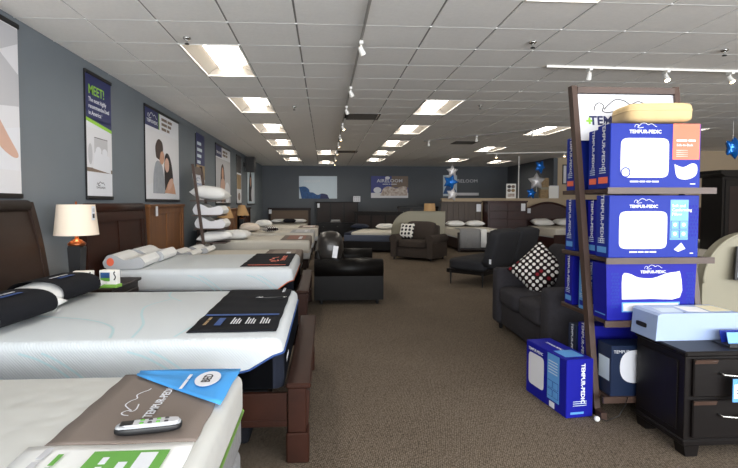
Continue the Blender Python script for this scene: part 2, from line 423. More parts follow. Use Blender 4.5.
for i in range(0, 28):
    x = GX0 + i * G
    if x < XR: box(g, x - .012, x + .012, YB, YF, 3.05, 3.062)
g2 = B()
for j in range(0, 43):
    y = GY0 + j * G
    hit = sorted([GX0 + i * G for (i, jj) in used if jj == j and (i, j - 1) in used and (i, j) in used])
    xs = XL
    for hx in hit + [XR]:
        if YB < y < YF and hx - xs > .02: box(g2, xs, hx, y - .008, y + .008, 3.041, 3.058)
        xs = hx + G
obj('shaded_main_runner', g, 'tbar', ceil); obj('lit_cross_runner', g2, 'white', ceil)  # grey paints the shade in lengthwise gaps, white the daylight on cross bars

def troffer():
    r = root('ceiling_light', 'recessed fluorescent ceiling light with lit centre lens among the ceiling tiles', 'ceiling light', group='recessed ceiling lights')
    f = B(); t = .014
    box(f, 0, G, 0, t, 3.036, 3.055); box(f, 0, G, 1.22 - t, 1.22, 3.036, 3.055); box(f, 0, t, t, 1.22 - t, 3.036, 3.055); box(f, G - t, G, t, 1.22 - t, 3.036, 3.055)
    obj('frame', f, 'whitem', r)
    c = B(); pr = []
    for k in range(9):
        a = k / 8; pr.append((t + (.17 - t) * a, 3.05 + .10 * math.sin(a * math.pi / 2)))
    for k in range(9):
        a = 1 - k / 8; pr.append((G - t - (.17 - t) * a, 3.05 + .10 * math.sin(a * math.pi / 2)))
    P0 = [c.verts.new((x, t, z)) for x, z in pr]; P1 = [c.verts.new((x, 1.22 - t, z)) for x, z in pr]
    for k in range(len(pr) - 1): c.faces.new((P0[k], P0[k + 1], P1[k + 1], P1[k]))
    c.faces.new(P0); c.faces.new(P1[::-1])
    obj('reflector', c, 'refl', r)
    l = B(); q = [(.17, 3.13), (.20, 3.085), (.26, 3.07), (.35, 3.07), (.41, 3.085), (.44, 3.13)]
    prism(l, q, 1, t + .01, 1.22 - t - .01)
    obj('lens', l, 'lens', r)
    return r
T0 = troffer()
for k, (x, y) in enumerate(lights):
    t = T0 if k == 0 else copy_tree(T0)
    t.location = (x, y, 0)
for k, (x, y) in enumerate(vents):
    r = root('air_vent', 'dark slotted air vent set in the ceiling grid', 'vent', (x, y, 0), group='ceiling air vents')
    f = B()
    for a in (0, 1): box(f, a * (G - .03), a * (G - .03) + .03, 0, G, 3.036, 3.056); box(f, .03, G - .03, a * (G - .03), a * (G - .03) + .03, 3.036, 3.056)
    obj('frame', f, 'vent', r); obj('backing', bx(.02, G - .02, .02, G - .02, 3.09, 3.1), 'black', r)
    for s in range(8): obj('slat', bx(.03, G - .03, .05 + s * .068, .085 + s * .068, 3.045, 3.062), 'vent', r)
for x, y in ((-1.33, 4.81), (2.07, 4.72), (4.18, 4.84), (-.5, 8.07), (2.55, 7.8)):
    r = root('sprinkler_head', 'small chrome sprinkler head hanging under a ceiling tile', 'sprinkler', (x, y, 0), group='ceiling sprinkler heads')
    obj('escutcheon', caps(lathe(B(), [(.02, 3.02), (.035, 3.03), (.038, 3.042)], seg=16)), 'chrome', r, True)
    obj('nozzle', cyl(B(), (0, 0, 2.985), (0, 0, 3.02), .01), 'chrome', r); obj('deflector', cyl(B(), (0, 0, 2.978), (0, 0, 2.985), .022), 'blackm', r)

# track lights
def head(r, p, lit, tilt=(0, .4)):
    x, y, z = p; obj('adapter', bx(x - .018, x + .018, y - .045, y + .045, z - .03, z), 'whitem', r)
    obj('stem', cyl(B(), (x, y, z - .06), (x, y, z - .03), .008), 'whitem', r)
    d = Vector((tilt[0], tilt[1], -1)).normalized(); c = Vector((x, y, z - .075)) - d * .03
    k = obj('spot_head', cyl(B(), c, c + d * .08, .022, .032), 'whitem', r, False)
    obj('bulb', cyl(B(), c + d * .0801, c + d * .086, .026), 'bulb' if lit else 'bulboff', k)
def track(label, p0, p1, heads, m='whitem'):
    r = root('track_light', label, 'track light', ((p0[0] + p1[0]) / 2, (p0[1] + p1[1]) / 2, 0))
    o = Vector(r.location); a, b = Vector((*p0, 0)) - o, Vector((*p1, 0)) - o
    d = (b - a).normalized(); q = Vector((-d.y, d.x, 0)) * .009; bm = B()
    vs = [bm.verts.new(v + Vector((0, 0, z))) for z in (3.015, 3.04) for v in (a + q, a - q, b - q, b + q)]
    for f in ((0, 1, 2, 3), (7, 6, 5, 4), (0, 4, 5, 1), (1, 5, 6, 2), (2, 6, 7, 3), (3, 7, 4, 0)): bm.faces.new([vs[i] for i in f])
    obj('rail', bm, m, r)
    for t, lit, tl in heads:
        p = a + (b - a) * t; head(r, (p.x, p.y, 3.015), lit, tl)
track('long track light rail running down the aisle between the rows of ceiling lights', (.36, 3.0), (.36, 19.9),
      [((y - 3) / 16.9, y > 9, (.5, .3)) for y in (4.75, 6.6, 7.9, 9.6, 11.2, 12.6, 14.5, 16.5, 18.5)], 'railgrey')
track('white track light rail above the stacked pillow cartons', (2.58, 5.5), (6.6, 5.62), [(.13, False, (.1, .5)), (.37, True, (0, -.5)), (.575, True, (.3, -.5)), (.85, True, (0, -.5))])
track('slanted track light rail above the two-seat taupe sofa', (2.54, 12.23), (4.6, 10.1), [(.05, False, (.1, .3)), (.5, False, (0, .4)), (.95, False, (.3, .2))], 'tbar')
track('short track light rail above the star balloons', (5.2, 15.2), (7.6, 14.6), [(.12, True, (0, -.1)), (.95, True, (0, -.1))])

# ================================================================== LEFT WALL POSTERS
def banner(label, y0, y1, z0, z1, m='pwhite', rods=True, cat='poster'):
    r = root('wall_banner', label, cat, (XL, y0, z0))
    w, h = y1 - y0, z1 - z0
    obj('sheet', bx(.012, .018, 0, w, 0, h), m, r)
    if rods:
        for z in (0, h): obj('rod', bx(.002, .03, -.015, w + .015, z - .022, z + .022, bev=.006), 'black', r)
    obj('side_edge', bx(.004, .02, -.012, 0, .02, h - .02), 'black', r)
    return r, Face(r, (.018, 0, 0), (0, 1, 0), (0, 0, 1)), w, h
r, f, w, h = banner('large wall poster of white bedding and a bare forearm above the sleigh headboard', 2.95, 4.4, 1.5, 2.97, 'plgrey')
f.poly([(0, .62), (.5, .7), (1.0, .52), (w, .6), (w, .0), (0, 0)], 'pwhite', 1)
f.poly([(0, 1.1), (.6, 1.0), (1.1, 1.25), (w, 1.05), (w, .78), (1.0, .72), (.4, .9), (0, .85)], 'pgrey', 1)
f.poly(curve2([(.8, .92), (1.0, .80), (1.16, .66), (1.3, .5), (1.42, .36), (1.36, .33), (1.2, .4), (1.06, .54), (.92, .68), (.76, .8)], 4), 'pskin2', 2)
f.blob(1.04, .79, .04, .015, 'pred', 3, -40); f.blob(1.08, .74, .04, .015, 'pred', 3, -40)
f.rect(0, 0, w, .22, 'plgrey', 2)
f.poly([(.9, 1.35), (1.2, 1.2), (w, 1.32), (w, h - .03), (.9, h - .03)], 'pgrey', 1)
r, f, w, h = banner('narrow navy and white wall banner with green MEET! heading', 5.58, 6.22, 1.5, 2.92)
f.rect(0, .90, w, h - .02, 'pnavy', 1)
f.poly([(0, .87), (w, .80), (w, .84), (0, .91)], 'plime', 2)
f.poly([(0, .91), (w, .84), (w, .91)], 'pnavy', 1)
f.text('MEET!', .06, 1.23, .15, 'plime', 2, 'LEFT', .01)
for i, t in enumerate(('The most highly', 'recommended bed', 'in America.¹')): f.text(t, .06, 1.12 - i * .075, .068, 'pwhite', 2, 'LEFT', .012)
f.rect(0, .30, w, .80, 'plgrey', 1); f.rect(.18, .52, .52, .70, 'pgrey', 2); f.poly([(.14, .34), (.60, .30), (.58, .50), (.2, .54)], 'pwhite', 3)
f.rect(.0, .30, w, .345, 'pgold', 2); f.blob(.28, .55, .07, .05, 'pwhite', 4); f.blob(.44, .54, .07, .05, 'pwhite', 4); f.blob(.08, .5, .05, .12, 'pgrey', 3)
f.ribbon([(.18 + .068 * i, .7) for i in range(6)], .008, 'pdark', 3); sleeper(f, .33, .15, .2, 'pdark', 2, .04); f.text('TEMPUR-PEDIC', .33, .12, .035, 'pdark', 2)
def couple(f, w, h, flip=False):
    X = (lambda a: (1 - a) * w) if flip else (lambda a: a * w)
    f.rect(.02, .02, w - .02, h * .77, 'plgrey', 1)
    f.poly([(X(.02), .03), (X(.98), .03), (X(.98), h * .2), (X(.6), h * .16), (X(.3), h * .22), (X(.02), h * .16)], 'pwhite', 2)
    f.poly(curve2([(X(.18), h * .08), (X(.20), h * .30), (X(.28), h * .44), (X(.42), h * .42), (X(.50), h * .26), (X(.52), h * .08)], 4), 'pshirt', 3)
    f.blob(X(.43), h * .50, .075 * w, .085 * h, 'pskin', 4); f.poly(curve2([(X(.27), h * .48), (X(.25), h * .60), (X(.33), h * .69), (X(.44), h * .67), (X(.47), h * .58), (X(.40), h * .55), (X(.36), h * .46)], 4), 'phair', 5)
    f.poly(curve2([(X(.52), h * .12), (X(.50), h * .38), (X(.54), h * .54), (X(.64), h * .55), (X(.73), h * .44), (X(.78), h * .26), (X(.78), h * .12)], 4), 'phair2', 5)
    f.blob(X(.58), h * .42, .07 * w, .085 * h, 'pskin2', 6)
    f.poly(curve2([(X(.50), h * .09), (X(.62), h * .22), (X(.72), h * .27), (X(.80), h * .20), (X(.86), h * .08)], 4), 'pskin', 7)
    f.blob(X(.68), h * .20, .10 * w, .05 * h, 'pskin2', 8, 30)
r, f, w, h = banner('large wall poster of a couple hugging with navy logo block beside the oak headboard', 7.36, 9.0, 1.48, 2.9)
couple(f, w, h)
f.rect(0, h * .80, w * .36, h - .02, 'pnavy', 2); f.rect(w * .36, h * .80, w * .38, h - .02, 'plime', 2)
sleeper(f, w * .18, h * .895, .4, 'pwhite', 3, .03); f.text('TEMPUR-PEDIC', w * .18, h * .855, .07, 'pwhite', 3, bold=.02)
for i, t in enumerate(((6, 5), (6, 4), (5, 3))): greek(f, t, w * .44, h * (.935 - .055 * i), .075, 'pgold', 3)
r, f, w, h = banner('narrow navy wall banner with pale lettering above the pillow rack', 10.2, 10.9, 1.5, 2.91, rods=False)
f.rect(0, .75, w, h, 'pnavy', 1); f.rect(0, .45, w, .75, 'ptan', 1)
for i in range(4): greek(f, ((5,), (6,), (5,), (4,))[i], .08, 1.2 - i * .13, .11, 'ppale', 2)
r, f, w, h = banner('wall poster of a long-haired person sitting up in bed, behind the pillow rack', 12.0, 13.8, 1.42, 2.9)
f.rect(.02, .02, w - .02, h * .78, 'pgrey', 1); f.rect(0, h * .80, w * .38, h - .02, 'pnavy', 2); f.text('TEMPUR-PEDIC', w * .19, h * .87, .08, 'pwhite', 3, bold=.02)
f.poly(curve2([(.45, .05), (.5, .5), (.62, .95), (.85, 1.02), (1.0, .8), (1.05, .4), (1.1, .05)], 4), 'phair', 2); f.blob(.78, .78, .12, .17, 'pskin', 3); f.blob(.8, .35, .3, .32, 'pskin2', 3, p=2.5)
f.blob(1.35, .3, .35, .28, 'pwhite', 4); f.blob(.3, .2, .3, .2, 'pwhite', 4)
for i in range(2): greek(f, (6, 3), w * .45, h * (.92 - .06 * i), .1, 'pgold', 3)
r, f, w, h = banner('slim wall banner with tan photographs between two portrait posters', 14.8, 15.6, 1.42, 2.89)
f.rect(.02, .95, w - .02, h - .02, 'pdark', 1); f.rect(.04, .45, w - .04, .9, 'ptan', 1); f.rect(.04, .05, w - .04, .4, 'plgrey', 1); f.blob(.4, .22, .2, .12, 'pgold', 2)
r, f, w, h = banner('wall poster of a dark-haired person in white, beyond the black loudspeaker', 16.8, 18.5, 1.4, 2.82)
f.rect(.02, .02, w - .02, h - .02, 'ppale', 1); f.poly(curve2([(.3, .1), (.35, .6), (.55, 1.1), (.85, 1.1), (1.0, .7), (1.05, .1)], 4), 'phair2', 2); f.blob(.72, .8, .14, .18, 'pskin', 3); f.blob(1.2, .35, .35, .3, 'pwhite', 3)
r = root('wall_speaker', 'black box loudspeaker mounted high on the blue-grey wall', 'speaker', (XL, 16.0, 2.46))
obj('cabinet', bx(.08, .38, 0, .3, 0, .5, bev=.015), 'black', r); obj('bracket', bx(0, .08, .1, .2, .18, .32), 'blackm', r); obj('grille', bx(.10, .36, -.008, .0, .03, .47), 'blackm', r)

# far wall posters
def farposter(label, x0, x1, z0, z1, m):
    r = root('wall_poster', label, 'poster', (x0, YF, z0)); obj('board', bx(0, x1 - x0, -.03, -.004, 0, z1 - z0), m, r)
    return r, Face(r, (0, -.03, 0), (1, 0, 0), (0, 0, 1)), x1 - x0, z1 - z0
r, f, w, h = farposter('pale blue far-wall poster of a deep blue fabric swirl', -1.1, .54, 1.63, 2.6, 'ppale')
f.poly(curve2([(0, .5), (.25, .52), (.42, .40), (.46, .28), (.6, .26), (.8, .16), (1.0, .22), (1.22, .16), (1.25, .05), (1.22, 0), (.6, 0), (0, 0)], 4)[:-1], 'pblue', 1)
f.poly([(.9, 0), (1.3, 0), (1.2, .18), (.95, .22)], 'pnavy', 2); f.text('AIRELOOM', .55, .74, .13, 'pwhite', 2, sx=1.1)
r, f, w, h = farposter('purple far-wall poster with white lettering over pale bedding', 2.02, 3.65, 1.66, 2.61, 'ppurple')
f.rect(.9, .45, w, h, 'pgold', 1); f.rect(0, 0, w, .22, 'plgrey', 2); f.blob(.28, .34, .17, .13, 'pwhite', 3); f.poly(curve2([(.4, .1), (.55, .42), (.8, .5), (1.1, .42), (1.35, .5), (1.58, .45), (1.6, .1)], 4), 'pbed', 3)
f.text('AIRELOOM', .82, .74, .2, 'pwhite', 4, bold=.01, sx=1.15); greek(f, (8, 2, 9), .82, .60, .05, 'pwhite', 4, 'CENTER'); f.blob(.72, .87, .11, .07, 'pwhite', 4)
r, f, w, h = farposter('far-wall poster in slate and pale blue behind the hanging balloons', 5.2, 6.8, 1.74, 2.66, 'farwall')
f.rect(.0, .0, .62, h, 'ppale', 1); f.poly(curve2([(0, .1), (.2, .5), (.5, .35), (.62, .1)], 4), 'pblue', 2); f.rect(.62, .03, w, .15, 'plgrey', 1); f.text('AIRELOOM', .98, .66, .2, 'plgrey', 3, sx=1.15)

# ================================================================== BEDS
def sleigh_profile(x0, z0, z1, th, lean):
    n = 14; fr, bk = [], []
    for k in range(n + 1):
        t = k / n; z = z0 + (z1 - z0) * t
        x = x0 - lean * (t ** 2.2); fr.append((x, z)); bk.append((x - th, z))
    return fr + bk[::-1]
def sleigh_headboard(r, x0, y0, y1, top, m, lean=.16, panels=2):
    """x0 = front face at the bottom; leans back to the wall"""
    hb = obj('headboard', prism(B(), sleigh_profile(x0, .25, top - .05, .03, lean), 1, y0 + .06, y1 - .06), m, r, False)
    for y in (y0, y1 - .07): obj('end_post', prism(B(), sleigh_profile(x0 + .025, 0, top, .085, lean + .01), 1, y, y + .07), m, hb)
    obj('top_roll', caps(cyl(B(), (x0 - lean - .01, y0 + .06, top - .035), (x0 - lean - .01, y1 - .06, top - .035), .05, seg=20)), m, hb, True)
    if panels > 1:
        w = (y1 - y0 - .2) / panels
        for k in range(panels + 1):
            yy = y0 + .07 + k * (y1 - y0 - .22) / panels; obj('stile', prism(B(), sleigh_profile(x0 + .012, .3, top - .09, .014, lean), 1, yy, yy + .08), m, hb)
        obj('rail', prism(B(), [(a + .014, z) for a, z in sleigh_profile(x0 - lean * .66, top - .2, top - .09, .014, lean * .33)], 1, y0 + .07, y1 - .07), m, hb)
def foot_frame(r, xh, xf, y0, y1, top, m):
    """side rails and a low footboard with wide cap and plinth posts"""
    for y in (y0, y1 - .035): obj('side_rail', bx(xh, xf - .12, y, y + .035, .2, top - .035, bev=.004), m, r); obj('rail_lip', bx(xh, xf - .12, y - .01, y + .045, .2, .235, bev=.004), m, r)
    obj('footboard_panel', bx(xf - .09, xf - .05, y0 + .1, y1 - .1, .13, top - .01), m, r)
    obj('footboard_cap', bx(xf - .125, xf + .012, y0 - .03, y1 + .03, top, top + .03, bev=.008), m, r)
    for y in (y0 - .015, y1 - .105):
        p = obj('post', bx(xf - .115, xf - .015, y, y + .12, .17, top, bev=.004), m, r)
        obj('plinth', bx(xf - .125, xf + .0, y - .012, y + .132, 0, .17, bev=.008), m, p); obj('moulding', prism(B(), [(xf - .015, top - .02), (xf + .005, top - .03), (xf + .0, .26), (xf - .006, .2), (xf - .015, .19)], 1, y + .03, y + .09), m, p)
def mattress(name, label, x0, x1, y0, y1, z0, ztop, cap='knit', side='navy', pipe='bluepipe', split=.45, group=None, rad=.045, logo=None, seams=True):
    r = root(name, label, 'mattress', ((x0 + x1) / 2, (y0 + y1) / 2, z0), group=group)
    a, b, hh = (x1 - x0) / 2, (y1 - y0) / 2, ztop - z0; zs = hh * split
    obj('base_band', bx(-a + .008, a - .008, -b + .008, b - .008, 0, zs, bev=.03, seg=3), side, r, True)
    bm = bx(-a, a, -b, b, zs - .02, hh, bev=rad, seg=4); obj('top_cover', bm, cap, r, True)
    if pipe:
        c = .035; pts = []
        for cx, cy, t0 in ((a - c, b - c, 0), (-a + c, b - c, 90), (-a + c, -b + c, 180), (a - c, -b + c, 270)):
            for k in range(5): t = R(t0 + k * 22.5); pts.append((cx + c * math.cos(t), cy + c * math.sin(t), zs - .002))
        obj('piping', tube(B(), pts + [pts[0]], .006, 6), pipe, r, True)
    return r
def seam_line(r, pts, w=.012):
    f = Face(r, (0, 0, 0), (1, 0, 0), (0, 1, 0))
    return f
def runner(label, mname, x0, x1, y0, y1, ztop, xf, drop=.0, name='foot_runner', wav=.0, group=None):
    """cloth lying on a mattress, optionally folded over the foot edge at xf"""
    r = root(name, label, 'bed runner', ((x0 + x1) / 2, (y0 + y1) / 2, ztop), group=group)
    ox, oy = (x0 + x1) / 2, (y0 + y1) / 2; grid = []
    n = 26
    for i in range(n + 1):
        y = y0 + (y1 - y0) * i / n; row = []
        for j in range(9):
            x = x0 + (x1 - x0) * j / 8; row.append((x - ox + .002 * math.sin(i * .9), y - oy + .003 * math.sin(j * 1.1), .006 + wav * (.5 + .5 * math.sin(i * 1.35 + j * .12))))
        if drop:
            rr = .04
            for k in range(1, 5):
                t = R(90 * k / 4); row.append((xf - ox - rr + rr * math.sin(t) + .007, y - oy, -rr + rr * math.cos(t) + .006))
            row.append((xf - ox + .008, y - oy, -drop))
        grid.append(row)
    obj('cloth', sheet(B(), grid, .004), mname, r, True)
    return r, Face(r, (0, 0, .011 + wav), (0, 1, 0), (-1, 0, 0))   # read from the foot of the bed: right = +Y, up = -X

def foot_wrap(r, a, b, hh, low, high, m, pipe, cr=.055, off=.004):
    """coloured band round the foot end whose upper edge sweeps down along the sides"""
    P = []
    n = 16
    for k in range(n): P.append((a - cr - (1 - k / n) * (2 * a - cr - .02), -b - off))
    for k in range(7): t = R(-90 + 15 * k); P.append((a - cr + (cr + off) * math.cos(t), -b + cr + (cr + off) * math.sin(t)))
    for k in range(1, 9): P.append((a + off, -b + cr + k / 9 * (2 * b - 2 * cr)))
    P += [(x, -y) for x, y in P[:n + 7]][::-1]
    def top(x, y):
        d = max(0, a - x - .01); t = min(1, d / .26); t = t * t * (3 - 2 * t); return high + (low - high) * t
    bm = B(); rows = []
    for x, y in P: rows.append((bm.verts.new((x, y, .015)), bm.verts.new((x, y, top(x, y)))))
    fs = [bm.faces.new((p[0], q[0], q[1], p[1])) for p, q in zip(rows, rows[1:])]
    bmesh.ops.solidify(bm, geom=fs, thickness=.003)
    obj('foot_band', bm, m, r, True); obj('foot_piping', tube(B(), [(x, y, top(x, y)) for x, y in P], .006, 6), pipe, r, True)
# --- bed A: foreground mattress with taupe and blue foot cloth
FA = -.36
r = root('box_spring', 'grey box spring under the quilted foreground mattress', 'box spring', (-1.39, 1.34, 0))
obj('body', bx(-1.03, 1.02, -.78, .77, .1, .36, bev=.03, seg=3), 'greyq', r, True)
for sx in (-.9, .9):
    for sy in (-.65, .65): obj('leg', cyl(B(), (sx, sy, 0), (sx, sy, .1), .03), 'black', r)
r = mattress('mattress', 'cream quilted foreground mattress with green piping and grey sides', -2.42, FA, .55, 2.13, .365, .69, 'quilt', 'greyq', 'green', .5, rad=.04)
for y in (-.4, 0, .4): pass
r, f = runner('taupe cloth with white reclining-figure logo over the foreground mattress foot', 'browncloth', -.86, FA - .045, 1.5, 2.11, .69, FA)
sleeper(f, -.0, .05, .24, 'pwhite', 1, .02); f.text('TEMPUR-PEDIC', .005, -.02, .043, 'pwhite', 1, bold=.012)
r = root('corner_cloth', 'bright blue triangular cloth with white oval badge on the mattress corner', 'cloth', (-.37, 2.1, .702))
g_ = []
bm = B(); tri = [(-.49, .015), (.0, .015), (-.01, -.36)]
rows = []
for i in range(9):
    t = i / 8; a = Vector(tri[0]).lerp(Vector(tri[1]), t); b = Vector(tri[0]).lerp(Vector(tri[2]), t)
    rows.append([(*(a.lerp(b, j / 8)), .0085 + .003 * math.sin(j * 1.2 + i * .4)) for j in range(9)])
obj('cloth', sheet(bm, rows[1:] , .003), 'skycloth', r, True)
f = Face(r, (0, 0, .0165), (0, 1, 0), (-1, 0, 0))
f.blob(-.12, .11, .085, .05, 'pwhite', 1, 0, 'badge'); f.text('BED', -.12, .11, .05, 'pdark', 2, bold=.02); greek(f, (8, 4), -.15, .19, .02, 'pwhite', 2, 'CENTER')
r, f = runner('white sheet with green printed panels at the near mattress edge', 'pilw', -.9, FA - .045, .62, 1.495, .69, FA, name='info_sheet')
for k, (a, t) in enumerate(((.30, 'SOFT'), (.12, 'FIRM'))):
    f.rect(a - .085, -.19, a + .085, .03, 'pgreen', 1, 'green_panel'); greek(f, (4, 2), a - .075, -.02, .03, 'pwhite', 2); f.rect(a - .07, -.16, a + .07, -.11, 'pwhite', 2, 'print_bar'); f.rect(a - .07, -.09, a + .02, -.065, 'pwhite', 2, 'print_bar')
greek(f, (7, 3), .3, .17, .035, 'pgrey', 2, 'CENTER'); greek(f, (5, 4), .3, .12, .025, 'pgreen', 2, 'CENTER')
r = root('remote_control', 'grey and black bed remote control lying on the taupe cloth', 'remote', (-.57, 1.565, .7), 10)
obj('body', puff(B(), .205, .062, .028, (0, 0, .016), n=4), 'black', r, True)
obj('rim', puff(B(), .198, .056, .016, (0, 0, .024), n=4), 'ltgrey', r, True)
obj('keypad', puff(B(), .17, .045, .008, (.008, 0, .031), n=5), 'pgrey', r, True); obj('screen', bx(-.085, -.045, -.016, .016, .033, .036, bev=.002), 'black', r)
for k in range(4):
    for s in (-1, 1): obj('button', puff(B(), .014, .011, .006, (-.02 + k * .025, s * .011, .035), n=3, cuts=2), 'pgreen' if (k + s) % 2 else 'pdark', r, True)

# --- bed B
r = root('bed_frame', 'dark sleigh bed frame beside the lamp nightstand with low cherry footboard', 'bed frame', (-1.3, 3.42, 0))
def local(fn, r, *a):
    n0 = set(bpy.data.objects); fn(r, *a)
    off = Vector(r.location); inv = Matrix.Translation(-off)
    for o in set(bpy.data.objects) - n0:
        if o.type == 'MESH': o.data.transform(inv)
local(sleigh_headboard, r, -2.43, 2.58, 4.42, 1.45, 'walnut', .16, 1)
local(foot_frame, r, -2.42, -.09, 2.64, 4.2, .42, 'cherry')
obj('slat_deck', bx(-1.1, .98, -.74, .74, .3, .385), 'black', r)
FB = -.235
mattress('mattress', 'white knit mattress with navy band on the sleigh bed beside the lamp', -2.36, FB, 2.66, 4.2, .394, .685, 'knit', 'navy', None, .2, rad=.055)
ob = bpy.data.objects[-1] if False else None
def seams(mx0, mx1, my0, my1, z, lines, label_root):
    for pts in lines:
        f = Face(label_root, (0, 0, 0), (1, 0, 0), (0, 1, 0)); f.o = Vector((0, 0, z)); f.ribbon(curve2(pts, 10), .016, 'seam', 1, 'seam')
mb = [o for o in bpy.data.objects if o.name.startswith('mattress')][-1]
foot_wrap(mb, 1.0625, .77, .29, .09, .205, 'navy', 'bluepipe')
fs_ = Face(mb, (0, -.77, 0), (1, 0, 0), (0, 0, 1))
for x in (-.95, -.35, .22): fs_.ribbon(curve2([(x, .235), (x + .1, .2), (x + .22, .13), (x + .3, .06)]), .012, 'seam', 1, 'seam'); fs_.ribbon(curve2([(x + .12, .235), (x + .19, .2), (x + .29, .13), (x + .37, .06)]), .012, 'seam', 1, 'seam')
seams(0, 0, 0, 0, .2915, [[(.1, -.7), (.0, -.45), (-.25, -.25), (-.7, -.1), (-.95, .1)], [(.22, -.7), (.17, -.4), (.05, -.1), (.0, .15), (.1, .4)], [(.45, -.7), (.5, -.45), (.62, -.3)], [(.0, .7), (.05, .5), (.2, .3)]], mb)
f = Face(mb, (FB + 1.2975 + .005, 0, 0), (0, 1, 0), (0, 0, 1)); f.text('TEMPUR', -.5, .11, .045, 'pwhite', 1, bold=.01)
r, f = runner('black foot runner with blue stripe on the mattress beside the lamp', 'blackcloth', -.8, FB - .05, 2.8, 4.17, .685, FB, wav=.004)
f.rect(-.31, -.24, -.27, .24, 'bluepipe', 1, 'blue_stripe'); f.rect(-.56, .09, -.38, .13, 'bluepipe', 1, 'blue_block')
greek(f, (6, 4), -.55, .19, .03, 'ptan', 1)
for k in range(3):
    for q in range(4): f.rect(-.53, .03 - k * .09 - q * .016, -.53 + (.16, .12, .14, .1)[q], .038 - k * .09 - q * .016, 'plgrey', 1, 'print_line')
f.text('TEMPUR-PEDIC', .6, -.2, .03, 'plgrey', 1)
r = root('pen', 'black pen lying across the striped black runner', 'pen', (-.42, 3.7, .704), 12)
obj('barrel', cyl(B(), (-.11, 0, .008), (.1, 0, .008), .007, seg=10), 'black', r, True); obj('tip', cyl(B(), (.1, 0, .008), (.125, 0, .008), .006, .001, 10), 'chrome', r); obj('clip', bx(-.1, -.05, -.002, .002, .014, .018), 'chrome', r)
def sleeve_pillow(label, loc, rz, seed):
    r = root('display_pillow', label, 'pillow', loc, rz)
    obj('pillow', pillow_bm(.42, .72, .18, 14, seed), 'pilw', r, True, loc=(0, 0, .075))
    n = 10; bm = B(); rings = []
    for j in range(7):
        y = -.25 + .5 * j / 6; ring = []
        for k in range(28):
            t = 2 * math.pi * k / 28; cx, sz = math.cos(t), math.sin(t)
            ring.append(bm.verts.new((math.copysign(abs(cx) ** .75, cx) * .212, y, .08 + math.copysign(abs(sz) ** .8, sz) * (.098 if sz > 0 else .072))))
        rings.append(ring)
    for a, b in zip(rings, rings[1:]):
        for k in range(28): bm.faces.new((a[k], a[(k + 1) % 28], b[(k + 1) % 28], b[k]))
    sl = obj('sleeve', bm, 'blackcloth', r, True)
    f = Face(r, (.02, 0, .181), (0, 1, 0), (-1, 0, 0)); greek(f, (6, 5), 0, .0, .03, 'plgrey', 1, 'CENTER'); f.rect(-.09, -.075, .09, -.04, 'bluepipe', 1, 'blue_block')
    return r
sleeve_pillow('white pillow in black sleeve lying near the lamp nightstand', (-2.08, 3.84, .69), -4, 3)
sleeve_pillow('white pillow in black sleeve at the sleigh headboard centre', (-2.02, 3.08, .69), -6, 4)
r = root('storage_case', 'black soft case stored under the low cherry footboard', 'case', (-.75, 2.95, 0))
obj('body', bx(-.35, .3, -.12, .3, 0, .13, bev=.03, seg=2), 'blackcloth', r, True); obj('strap', tube(B(), [(-.1, -.125, .06), (0, -.15, .09), (.1, -.15, .09), (.2, -.125, .06)], .01), 'black', r, True)

# --- nightstand with lamp between beds B and C
def nightstand(label, loc, w, d, h, m, group=None, rz=0):
    r = root('nightstand', label, 'nightstand', loc, rz, group)
    obj('body', bx(0, d, 0, w, .1, h - .03, bev=.004), m, r); obj('top', bx(-.0, d + .03, -.02, w + .02, h - .03, h, bev=.006), m, r)
    for k in range(2):
        z = .14 + k * (h - .2) / 2; dr = obj('drawer', bx(d, d + .018, .03, w - .03, z, z + (h - .2) / 2 - .03, bev=.005), m, r); obj('knob', puff(B(), .025, .03, .03, (d + .03, w / 2, z + (h - .2) / 4), 2, 3), 'chrome', dr, True)
    for x in (.03, d - .06):
        for y in (.02, w - .06): obj('foot', bx(x, x + .04, y, y + .04, 0, .1), m, r)
    return r
nightstand('dark nightstand holding the cream lamp and small picture cards', (-2.62, 4.47, 0), .68, .66, .66, 'espresso')
def lamp(label, loc, rs0, rs1, hs, hb, shade, base='black', lit=0):
    r = root('table_lamp', label, 'lamp', loc)
    z0 = hb
    obj('base', prism(B(), [(-.055, 0), (.055, 0), (.055, .03), (.042, .04), (.062, z0 - .12), (.05, z0 - .1), (-.05, z0 - .1), (-.062, z0 - .12), (-.042, .04), (-.055, .03)], 1, -.055, .055), base, r)
    obj('neck', caps(lathe(B(), [(.075, z0 - .1), (.08, z0 - .08), (.045, z0 - .05), (.02, z0 - .04), (.012, z0), (.012, z0 + hs - .04)], seg=20)), 'copper', r, True)
    bm = B(); lathe(bm, [(rs0, z0), (rs1, z0 + hs)], seg=36); lathe(bm, [(rs0 - .004, z0), (rs1 - .004, z0 + hs)], seg=36)
    obj('lamp_shade', bm, shade, r, True); obj('finial', puff(B(), .02, .02, .035, (0, 0, z0 + hs + .015), 2, 3), 'copper', r, True)
    obj('shade_ring', tube(B(), [(-rs1, 0, z0 + hs - .01), (rs1, 0, z0 + hs - .01)], .004), 'copper', r)
    if lit:
        l = bpy.data.lights.new('lamp_bulb', 'POINT'); l.energy = lit; l.color = (1, .72, .45); l.shadow_soft_size = .04
        o = link(bpy.data.objects.new('lamp_bulb', l)); o.parent = r; o.location = (0, 0, z0 + hs * .45)
    return r
lp = lamp('cream drum lamp with tapered black base on the nightstand', (-2.33, 4.66, .66), .19, .16, .285, .48, 'shade', 'black', 3)
tg = obj('price_tag', bx(.0, .003, -.03, .03, 0, .13), 'pwhite', lp, loc=(.178, -.05, .62)); f = Face(tg, (.003, 0, 0), (0, 1, 0), (0, 0, 1)); f.rect(-.02, .02, .02, .06, 'pdark', 1); f.rect(-.02, .075, .02, .11, 'pgrey', 1)
